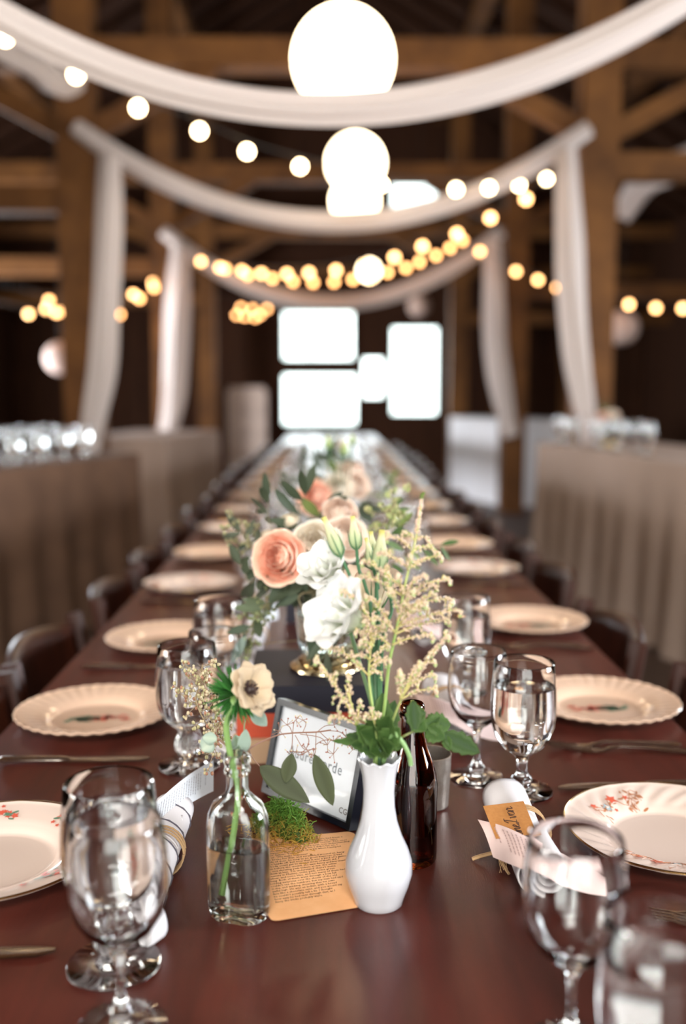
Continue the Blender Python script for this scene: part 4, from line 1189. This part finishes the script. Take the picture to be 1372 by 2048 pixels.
plume('tallest feathery cream astilbe plume, on the right of the buds',[(845,990,y1_+.01),(835,1060,y1_),(822,1120,y1_),(808,1180,y1_),(795,1250,y1_),(778,1330,y1_+.01),(768,1420,y1_+.02)],
 [((829,1080),(806,1066),.0),((829,1078),(858,1080),.01),((822,1098),(776,1072),-.01),((822,1105),(868,1100),.01),((816,1136),(760,1104),-.01),((815,1140),(822,1112),-.02),((814,1140),(880,1112),.005),
  ((806,1178),(728,1122),-.01),((802,1190),(724,1152),.01),((804,1190),(796,1150),-.02),((806,1190),(896,1158),.0),((806,1192),(850,1150),-.02),((798,1225),(900,1198),.01),((797,1228),(780,1180),-.02),((792,1255),(915,1220),-.01),((794,1240),(868,1190),-.015),
  ((796,1250),(850,1205),-.02),((792,1262),(838,1215),-.01),((790,1268),(893,1240),.01),((788,1262),(735,1190),.0),((790,1265),(748,1235),-.015),((784,1290),(862,1272),.0),((780,1290),(728,1262),.01),((794,1245),(826,1180),-.02),((800,1215),(868,1170),.015)],
 into(.004,-.002),((833,1065,y1_),(845,985,y1_+.01)))
plume('lower left astilbe plume leaning over the frame and vase rim',[(744,1240,y1_+.01),(741,1300,y1_+.01),(738,1355,y1_+.01),(746,1420,y1_+.01),(754,1470,y1_+.02)],
 [((760,1265),(686,1180),-.01),((748,1285),(722,1225),.0),((742,1295),(712,1262),-.01),((741,1300),(765,1250),.0),((740,1320),(710,1310),-.01),((740,1325),(775,1290),.0),((738,1352),(664,1294),-.015),((738,1352),(770,1322),.005),((739,1350),(762,1345),0),((742,1280),(728,1240),-.01),((744,1270),(770,1262),-.01),((741,1310),(720,1282),-.02),((739,1335),(778,1318),-.01)],
 into(-.003,-.004),((744,1262,y1_+.01),(750,1215,y1_+.01)))
plume('drooping astilbe spray curling far left over the dark books',[(690,1370,y1_+.0),(706,1420,y1_+.0),(716,1458,y1_+.005),(738,1492,y1_+.015)],
 [((706,1430),(634,1322),-.01),((706,1410),(668,1395),.0),((712,1450),(662,1434),-.01),((714,1456),(720,1400),.0),((700,1400),(696,1352),.0),((716,1452),(700,1420),-.01)],into(-.006,-.003))
plume('short astilbe spray on the right in front of the amber bottle neck',[(830,1330,y1_+.0),(806,1390,y1_+.0),(786,1440,y1_+.01),(775,1480,y1_+.02)],
 [((806,1392),(893,1274),-.01),((803,1395),(806,1350),.0),((803,1398),(795,1355),-.01),((815,1375),(868,1352),.0),((812,1380),(840,1325),-.01),((803,1398),(870,1380),0),((822,1360),(868,1320),.0),((801,1400),(800,1345),-.02)],into(.006,-.002))
plume('tiny astilbe tuft low among the leaves of the bud vase',[(742,1420,y1_-.0),(748,1450,y1_+.0),(754,1485,y1_+.01)],
 [((750,1455),(730,1430),-.005),((748,1450),(758,1425),0),((748,1445),(742,1415),0)],into(.0,-.006))

def leaf(mb,a,b,w,col,up=None,serr=0,fold=.2,bend=.0,nu=4,nv=14,col2=None,shape=1.0,curl=0):
    a=Vector(a); b=Vector(b); d=b-a; L=d.length; dn=d.normalized()
    up=Vector(up) if up is not None else Vector((0,-.6,1)); sx=dn.cross(up); sx=sx.normalized() if sx.length>1e-4 else Vector((1,0,0)); n_=sx.cross(dn)
    def fn(u,v):
        s=2*u-1; ww=w*math.sin(PI*min(1,v**shape))**.8 if 0<v<1 else 0
        if serr: ww*=1+serr*(((v*9)%1)-.5)
        return a+d*v+sx*(s*ww/2)+n_*(abs(s)*ww*fold-bend*L*4*v*(1-v)+curl*L*v*v)
    mb.grid(fn,nu,nv,col=lambda u,v:lc(col,col2 or col,abs(2*u-1)))
# leaves of the astilbe around the vase mouth
lv=thing('leafy_sprig','dark green serrated leaves spilling from the rim of the bud vase','leaves',into(0,0,-.05))
L1=MB(); yv=vy-.02
def lf(a,b,y0_,y1x,w,serr=.35,c=GM,c2=None,**k): leaf(L1,A(*a,y0_),A(*b,y1x),w,c,serr=serr,col2=c2 or lc(c,GL,.15),up=(rn.gauss(0,.3),-1,.4),**k)
for a,b,w,ya,yb in (((752,1490),(700,1490),.016,0,-.02),((755,1492),(712,1450),.02,0,-.015),((758,1495),(735,1425),.020,0,.0),((760,1495),(765,1385),.022,.01,.02),((760,1490),(790,1400),.020,.01,.02),((760,1495),(800,1455),.024,0,-.015),((756,1498),(740,1505),.020,-.005,-.02),((760,1500),(772,1508),.020,-.005,-.022),
   ((758,1497),(722,1500),.018,-.005,-.015),((762,1498),(790,1492),.02,0,-.02),((760,1480),(720,1462),.02,0,-.02),((765,1480),(815,1490),.014,0,-.0),((755,1480),(690,1470),.010,0,.01),((752,1485),(664,1482),.008,.0,.02),((765,1470),(780,1430),.022,0,-.02),((755,1470),(745,1440),.02,-.005,-.02)):
    lf(a,b,yv+ya,yv+yb,w,c=lc(GD,GM,.3+.7*rn.random()))
L1.build('leaves',M['leaf'],lv,world=True,ang=180,solid=.0003)
sb2=MB(); sb2.tube([into(0,0,-.05),VR],.0018,6,col=GM); sb2.build('stem',M['stem'],lv,world=True)
lr=thing('leafy_sprig','dark green toothed leaves arching right past the amber bottle','leaves',into(.003,0,-.05))
L1=MB()
for a,b,w,ya,yb in (((825,1440),(852,1462),.018,0,-.01),((826,1400),(830,1465),.016,.0,-.01),((848,1448),(902,1450),.022,0,.0),((850,1456),(890,1478),.020,.0,-.01),((880,1466),(960,1506),.020,-.0,-.01),((890,1470),(900,1502),.010,-.0,-.01),((855,1450),(880,1432),.014,0,.0),((830,1430),(852,1425),.014,0,0.0)):
    lf(a,b,yv+.005+ya,yv+.005+yb,w,c=lc(GD,GM,.3+.7*rn.random()))
L1.build('leaves',M['leaf'],lr,world=True,ang=180,solid=.0003)
sb2=MB(); sb2.tube(spline([into(.003,0,-.05),VR,A(800,1478,yv),A(830,1462,yv),A(855,1452,yv+.005),A(895,1468,yv+.005)],6),.0011,6,col=(.18,.2,.06))
sb2.tube(spline([VR+Vector((.004,-.004,0)),A(785,1468,yv-.01),A(805,1485,yv-.012),A(818,1510,yv-.012),A(822,1530,yv-.01)],6),.0022,7,col=(.22,.36,.14))
sb2.build('stem',M['stem'],lr,world=True)

# anemone in the flask ------------------------------------------------
fy=FB.y
hd=A(492,1382,fy+.0); an_d=Vector((.62,-.62,.42)).normalized()
def mk_anem(t,T):
    mb=MB(); r_=random.Random(5)
    for li,(n,R_,h) in enumerate(((5,.022,.010),(4,.020,.012))):
        for k in range(n):
            petal(mb,T,2*PI*k/n+li*.5,1.7,.002,R_*r_.uniform(.88,1.08),h,.95,flare=.002,ruff=.0022,z0=.002+li*.001,cols=((.58,.42,.25),(.66,.52,.37)),seed=r_.random(),edge=-.25,nu=8,nv=8)
    mb.build('petals',M['petal'],t,world=True,ang=180,solid=.0004)
    c=MB(); c.ball(T@Vector((0,0,.006)),.0042,12,8,col=(.03,.015,.012))
    for k in range(70):
        a=r_.random()*6.28; rr=r_.uniform(.004,.0085); p=T@Vector((rr*math.cos(a),rr*math.sin(a),.007+r_.random()*.003)); c.tube([T@Vector((0,0,.005)),p],.0002,3,col=(.05,.02,.02),caps=False); c.bead(p,.0008,(.04,.02,.02))
    c.build('dark_centre',M['stem'],t,world=True)
    g=MB()
    for k in range(170):
        a=r_.random()*6.28; el=r_.uniform(-.5,.55); L=r_.uniform(.018,.034)
        d=Vector((math.cos(a),math.sin(a),el)); s0=T@Vector((0,0,-.016)); e=T@(Vector((0,0,-.016))+d*L)
        leaf(g,s0.lerp(e,.15),e,.0030,lc((.015,.07,.012),(.05,.20,.04),r_.random()),serr=.5,nu=2,nv=6,up=(r_.gauss(0,1),r_.gauss(0,1),1))
    g.build('frilly_collar',M['leaf'],t,world=True,ang=180)
stemmed('anemone','cream anemone with dark centre and frilly green collar, in the clear bottle','flower',hd,an_d,A(440,1792,fy+.002)+Vector((.004,0,.004)),mk_anem,lambda v:.0030,(.17,.29,.08),[A(466,1405,fy),A(453,1450,fy),A(459,1500,fy),Vector((FB.x+.0005,FB.y,ZT+.13)),A(476,1600,fy),A(464,1690,fy)])

# eucalyptus sprig in the flask arching over the frame
yE=fy+.06
eu=thing('eucalyptus_sprig','eucalyptus sprig with three broad grey green leaves across the frame','leaves',Vector((FB.x+.003,FB.y,ZT+.1)))
s=MB(); tw_c=(.25,.13,.09)
main=spline([Vector((FB.x+.003,FB.y,ZT+.1)),Vector((FB.x+.004,FB.y,ZT+.15)),A(500,1497,yE-.03),A(550,1472,yE),A(585,1466,yE+.01),A(632,1464,yE+.01),A(662,1460,yE+.01)],6)
s.tube(main,.0008,5,col=tw_c)
def twig(pts,r=.0004,seeds=True):
    q=[A(*p,yE+.005) for p in pts]; s.tube(spline(q,4),r,4,col=tw_c)
    if seeds:
        e=q[-1]
        for k in range(5):
            d=Vector((rn.gauss(0,1),rn.gauss(0,.4),rn.gauss(.3,1))).normalized()*rn.uniform(.004,.009); s.tube([e,e+d],.0003,4,col=tw_c,caps=False); s.ball(e+d,.0009,6,4,col=(.50,.42,.28) if rn.random()<.4 else (.28,.10,.07))
for pts in ([(585,1468),(580,1455),(574,1450)],[(585,1468),(588,1445),(592,1440)],[(600,1468),(640,1475),(655,1490)],[(632,1466),(631,1500),(628,1512)],[(632,1466),(650,1452),(668,1450)],[(590,1470),(605,1495),(615,1500)],[(612,1466),(618,1482),(612,1498)],[(585,1468),(584,1492),(582,1510)],[(640,1464),(655,1478),(668,1482)],[(655,1461),(680,1464),(694,1476)],[(605,1466),(612,1448),(606,1440)],[(630,1490),(650,1480),(690,1482)],[(690,1482),(702,1492),(705,1500)],[(628,1496),(600,1510),(592,1504)],[(670,1482),(668,1500),(667,1508)],[(560,1470),(556,1464),(560,1462)]):
    twig(pts)
s.build('stem',M['stem'],eu,world=True)
lf2=MB()
def bl(a,b,w,c,y0=yE-.005,y1=yE-.012,**k): leaf(lf2,A(*a,y0),A(*b,y1),w,c,fold=.06,nu=6,nv=16,col2=lc(c,(.2,.24,.13),.1),**k)
bl((519,1532),(620,1606),.023,(.040,.046,.020),up=(.2,-1,.2),shape=.85)
bl((584,1506),(571,1566),.0165,(.048,.054,.024),up=(.3,-1,0))
bl((629,1508),(666,1612),.0185,(.048,.056,.024),up=(0,-1,.1),shape=.95)
lf2.build('leaves',M['leaf'],eu,world=True,ang=180,solid=.0004)
st2=MB(); st2.tube(spline([A(519,1532,yE-.005),A(505,1515,yE-.01),A(498,1500,yE-.03)],5),.0005,4,col=tw_c); st2.build('leaf_stalk',M['stem'],eu,world=True)
eu2=thing('eucalyptus_sprig','pale green eucalyptus leaves curling right behind the anemone stem','leaves',Vector((FB.x-.002,FB.y+.003,ZT+.1)))
lf2=MB(); yE2=fy+.02
for a,b,w,c in (((480,1505),(470,1470),.014,(.14,.19,.11)),((484,1512),(492,1458),.013,EUCL),((500,1418),(534,1452),.014,(.24,.32,.27)),((470,1520),(478,1490),.012,(.12,.18,.10)),((425,1480),(404,1502),.016,(.45,.50,.40)),((435,1478),(404,1475),.012,(.42,.48,.38))):
    leaf(lf2,A(*a,yE2),A(*b,yE2-.005),w,c,up=(.2,-1,.3),fold=.1,col2=EUCL)
lf2.build('leaves',M['leaf'],eu2,world=True,ang=180,solid=.0004)
st2=MB(); st2.tube(spline([Vector((FB.x-.002,FB.y+.003,ZT+.1)),Vector((FB.x-.001,FB.y+.002,ZT+.16)),A(484,1500,yE2),A(490,1440,yE2),A(500,1418,yE2)],6),.0008,5,col=(.25,.28,.15))
st2.tube(spline([Vector((FB.x-.002,FB.y+.003,ZT+.158)),A(455,1495,yE2),A(435,1478,yE2),A(425,1480,yE2)],6),.0007,5,col=tw_c); st2.build('stem',M['stem'],eu2,world=True)

# seeded foliage, left
def seeded(label,pts,y,cnt,spread,cols,base,size=.0016,group=None,ln=.010):
    t=thing('seeded_foliage',label,'foliage',base,0,group)
    q=[A(*p,y) for p in pts]; s=MB(); path=spline(q,8); s.tube([Vector(base)]+path[::-1] if (Vector(base)-path[-1]).length<(Vector(base)-path[0]).length else [Vector(base)]+path,.0009,5,col=(.25,.18,.10)); b=MB()
    for k in range(cnt):
        c=path[rn.randrange(len(path))]; o=c+Vector((rn.gauss(0,spread),rn.gauss(0,spread),rn.gauss(0,spread)))
        s.tube([c,o],.0004,3,col=(.28,.2,.12),caps=False)
        for j in range(6):
            d=Vector((rn.gauss(0,1),rn.gauss(0,1),rn.gauss(.3,1))).normalized()*rn.uniform(.5,1)*ln*.7
            s.tube([o,o+d],.0003,3,col=(.3,.22,.13),caps=False); b.ball(o+d,size*rn.uniform(.7,1.2),6,4,col=rn.choice(cols),sz=1.3)
    s.build('stem',M['stem'],t,world=True,ang=180); b.build('seeds',M['stem'],t,world=True,ang=180); return t
SC=[(.42,.36,.20),(.34,.30,.15),(.50,.40,.26),(.32,.15,.09)]
seeded('blurred brown seed heads left of the anemone, in front of the goblet',[(405,1330),(400,1370),(392,1400),(408,1440),(430,1470)],fy+.13,46,.010,SC,Vector((FB.x,FB.y+.004,ZT+.158)),.0017)
seeded('loose seed head hanging low between the left goblet foot and the bottle',[(430,1500),(425,1480),(440,1440)],fy+.10,16,.009,SC,Vector((FB.x-.001,FB.y+.006,ZT+.158)),.0017)

# --- main bouquet in the fluted vase ------------------------------------
RIM=FV+Vector((0,0,.105)); ROOT=FV+Vector((0,0,.04))
def root(): return ROOT+Vector((rn.uniform(-.015,.015),rn.uniform(-.015,.015),0))
def rimp(): return RIM+Vector((rn.uniform(-.02,.02),rn.uniform(-.02,.02),0))
yb=FVy
BQ=[]
def F(o): BQ.append(o); return o
def rose(px,py,y,R,ci,co,d,seed,label,op=1.0,name='rose'):
    h=A(px,py,y); d=Vector(d).normalized(); h2=h-d*R*.55
    return F(stemmed(name,label,'flower',h2,d,root(),mk_rose(R,ci,co,seed,op),.0022,GD,[rimp()],'flowers in the main arrangement'))
PE=((.86,.26,.15),(.90,.50,.34)); 
rose(557,1115,yb-.055,.036,(.92,.46,.33),(.95,.72,.56),(-.32,-1,.30),31,'large peach garden rose on the left of the main arrangement',1.05)
rose(632,1086,yb-.035,.034,(.90,.80,.66),(.90,.85,.76),(-.05,-1,.5),32,'cream white rose behind the lisianthus buds')
rose(693,1075,yb-.01,.032,(.88,.70,.58),(.88,.76,.66),(.3,-1,.5),33,'pale blush rose at the centre right of the main arrangement')
rose(680,1022,yb+.03,.026,(.88,.68,.56),(.88,.74,.64),(.1,-.8,.8),34,'small blush rose near the top of the main arrangement')
rose(578,1040,yb+.02,.017,(.86,.76,.58),(.88,.78,.64),(-.2,-.5,1),35,'small cream bud rose above the peach rose',.8)
rose(517,1090,yb+.0,.012,(.86,.76,.62),(.88,.80,.68),(-.8,-.6,.6),36,'tiny white bud at the left rim of the main arrangement',.7)
rose(532,1068,yb+.0,.010,(.86,.74,.58),(.88,.78,.64),(-.5,-.6,.9),37,'tiny cream bud just above the tiny white bud',.7)
rose(748,1115,yb+.02,.024,(.80,.52,.40),(.84,.62,.52),(.6,-.9,.3),38,'blush rose half hidden behind the tall plume')
rose(548,1068,yb+.01,.009,(.55,.6,.3),(.75,.70,.5),(-.3,-.6,.9),39,'tiny greenish bud above the peach rose',.7)
def euc(label,pts,y,w,L,n,cols,nm='eucalyptus_sprig',grp='greenery in the main arrangement',broad=False):
    t=thing(nm,label,'leaves',root(),0,grp); q=[A(px,py,y+dy) for px,py,dy in pts]
    base=Vector(t.location); path=spline([base,rimp()]+q,8); s=MB(); s.tube(path,lambda v:.0014*(1-v)+.0005,5,col=(.16,.13,.07)); s.build('stem',M['stem'],t,world=True)
    lm=MB(); m0=int(len(path)*.3)
    for k in range(n):
        i=min(len(path)-2,int(lerp(m0,len(path)-2,k/(n-1)))); c=path[i]; d=(path[i+1]-path[i]).normalized()
        x,y_,z=frame(d); a=rn.random()*6.28; o=(d*.6+(x*math.cos(a)+y_*math.sin(a))).normalized()
        leaf(lm,c,c+o*L*rn.uniform(.7,1.15)+Vector((0,0,-.004)),w*rn.uniform(.8,1.15),rn.choice(cols),up=(rn.gauss(0,.5),-1,.6),fold=.10,bend=rn.uniform(-.05,.12),nu=3,nv=9)
    leaf(lm,path[-2],path[-2]+(path[-1]-path[-2]).normalized()*L,w,rn.choice(cols),up=(0,-1,.5))
    lm.build('leaves',M['leaf'],t,world=True,ang=180); return F(t)
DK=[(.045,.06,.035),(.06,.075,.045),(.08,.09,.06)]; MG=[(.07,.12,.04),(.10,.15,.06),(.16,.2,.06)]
euc('dark upright eucalyptus at the top left of the main arrangement',[(545,1060,.0),(535,1000,.02)],yb,.012,.05,9,DK)
euc('dark upright eucalyptus blades beside the small cream bud rose',[(600,1040,.0),(612,985,.02)],yb+.02,.014,.055,9,DK)
euc('dark eucalyptus reaching far left past the peach rose',[(520,1110,.0),(478,1060,.02)],yb,.012,.04,10,DK)
euc('eucalyptus curving down left below the peach rose',[(530,1150,-.02),(500,1165,-.03),(478,1125,-.02)],yb,.013,.035,9,DK)
euc('trailing eucalyptus drooping over the left side of the fluted vase',[(560,1190,-.03),(515,1230,-.05),(490,1275,-.055)],yb,.014,.045,9,[(.06,.08,.05),(.22,.28,.24),(.09,.11,.06)])
euc('trailing eucalyptus hanging in front of the fluted vase',[(600,1190,-.045),(615,1240,-.062),(620,1270,-.065)],yb,.012,.04,7,[(.05,.07,.04),(.10,.13,.08)])
euc('long dark leaves hanging to the golden foot of the vase',[(640,1200,-.045),(650,1260,-.064),(654,1310,-.066)],yb,.011,.045,6,DK)
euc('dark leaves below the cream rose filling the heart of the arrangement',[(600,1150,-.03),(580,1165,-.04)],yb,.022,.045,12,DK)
euc('green leaves on the right flank of the main arrangement',[(760,1090,.0),(800,1050,.02)],yb+.01,.010,.035,10,MG)
euc('fine green sprig on the upper right of the main arrangement',[(770,1050,.0),(792,1010,.03)],yb+.03,.007,.028,12,MG)
euc('low green leaves to the right behind the plume',[(760,1140,.0),(830,1100,.02),(888,1088,.03)],yb+.02,.008,.03,10,MG)
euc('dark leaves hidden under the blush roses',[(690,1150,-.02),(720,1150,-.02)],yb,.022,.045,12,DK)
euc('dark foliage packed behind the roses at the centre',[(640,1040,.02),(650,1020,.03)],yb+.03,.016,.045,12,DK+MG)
F(seeded('olive seeded foliage at the far left of the main arrangement',[(560,1120),(500,1090),(478,1035)],yb+.02,26,.012,[(.30,.28,.14),(.22,.2,.1)],root(),.0022,'seeded greenery'))
F(seeded('olive seeded foliage drooping left of the fluted vase',[(560,1170),(520,1220),(500,1290)],yb-.03,40,.012,[(.20,.22,.09),(.26,.28,.12),(.12,.14,.06)],root(),.0022,'seeded greenery'))
F(seeded('seeded foliage drooping right of the fluted vase behind the plume',[(680,1170),(700,1220),(705,1300)],yb-.03,30,.010,[(.18,.18,.09),(.24,.24,.12)],root(),.0022,'seeded greenery'))
F(seeded('small green berries at the upper right of the main arrangement',[(750,1090),(775,1030),(790,1005)],yb+.02,24,.014,[(.35,.38,.14),(.45,.42,.2),(.2,.25,.08)],root(),.0024,'seeded greenery'))

# --- further arrangements down the table ---------------------------------
def rep(srcs,dy,dx_,labs,names=None,scale=1):
    for o,l in zip(srcs,labs):
        c=dup(o,o.location+Vector((dx_,dy,0)),None,l,'flowers in the arrangements further down the table')
fv2=dup(fv,FV+Vector((.0,.80,-.02)),None,'fluted glass vase of the second arrangement, behind the main one'); 
def arr(i,dy,dxx,dz,which,word):
    for o in which:
        lab=o['label'].replace('of the main arrangement','').replace('main arrangement','').strip()
        kind={'rose':'rose','eucalyptus_sprig':'eucalyptus sprig','seeded_foliage':'seeded foliage'}[o.name.split('.')[0]]
        c=dup(o,o.location+Vector((dxx,dy,dz)),None,'%s number %d, counting leftmost first, in the %s flower arrangement down the table'%(kind,which.index(o)+1,word),'flowers further down the table')
# boxes under the further vases
def box_book(y,x,z1,label,m):
    return book(ZT,z1,x-.09,x+.09,y-.07,y+.07,m,label)
book(ZT,ZB-.0202,FV.x-.09,FV.x+.10,FV.y+.72,FV.y+.88,M['navy'],'thick dark book lifting the second flower arrangement',0)
arr2=[BQ[0],BQ[1],BQ[2],BQ[3],BQ[9],BQ[10],BQ[11],BQ[16],BQ[17],BQ[20],BQ[21]]
words2=['peach rose leaning left','cream rose at centre','blush rose at right','blush rose at the top','dark eucalyptus top left','dark eucalyptus blades at top','dark eucalyptus reaching left','green leaves on the right flank','fine green sprig upper right','dark leaves under the roses','dark foliage at the back']
for o,wd_ in zip(arr2,words2):
    dup(o,o.location+Vector((.035,.80,-.0)),None,wd_+' in the second flower arrangement, blurred behind the main one','flowers in the second arrangement')
bud((655,872),(658,898),2.12,'left yellow green bud standing above the second arrangement',.009,root=FV+Vector((.03,.80,.05)),grp='buds of the second arrangement',green=True,mids=[FV+Vector((.03,.80,.13))])
bud((690,882),(688,912),2.12,'middle yellow green bud standing above the second arrangement',.010,root=FV+Vector((.035,.80,.05)),grp='buds of the second arrangement',green=True,mids=[FV+Vector((.03,.80,.13))])
bud((705,870),(704,890),2.2,'right faint green bud standing above the second arrangement',.008,root=FV+Vector((.04,.80,.05)),grp='buds of the second arrangement',green=True,mids=[FV+Vector((.04,.80,.13))])
for j,(dy,word) in enumerate(((2.5,'third'),(4.6,'fourth'))):
    dup(fv,FV+Vector((.05,dy,-.0842)) if False else Vector((FV.x+.05,FV.y+dy,ZT)),None,'fluted glass vase of the %s arrangement far down the table'%word)
    for o,wd_ in zip([BQ[1],BQ[2],BQ[9],BQ[10],BQ[11],BQ[16],BQ[20],BQ[21],BQ[13]],['cream rose','blush rose','dark eucalyptus top left','dark eucalyptus blades at top','dark eucalyptus reaching left','green leaves on the right','dark leaves under the roses','dark foliage at the back','trailing eucalyptus']):
        dup(o,o.location+Vector((.05,dy,-.05 if False else ZT-ZB)),None,wd_+' in the %s flower arrangement, far down the table'%word,'flowers in the %s arrangement'%word)
# flowers on the aisle tables
for st,u,v,word in ((sideL1,.62,.45,'left'),(sideR1,.90,.35,'right')):
    p,z=on_side(st,u,v)
    dup(fv,(p.x,p.y,z),None,'fluted glass vase with white flowers on the %s aisle table'%word)
    off=Vector((p.x,p.y,z))-FV
    for o,wd_ in zip([BQ[1],BQ[2],BQ[0],BQ[10],BQ[16],BQ[21]],['cream rose','blush rose','peach rose','dark eucalyptus','green leaves','dark foliage']):
        dup(o,o.location+off,None,wd_+' in the vase on the %s aisle table'%word,'flowers on the aisle tables')
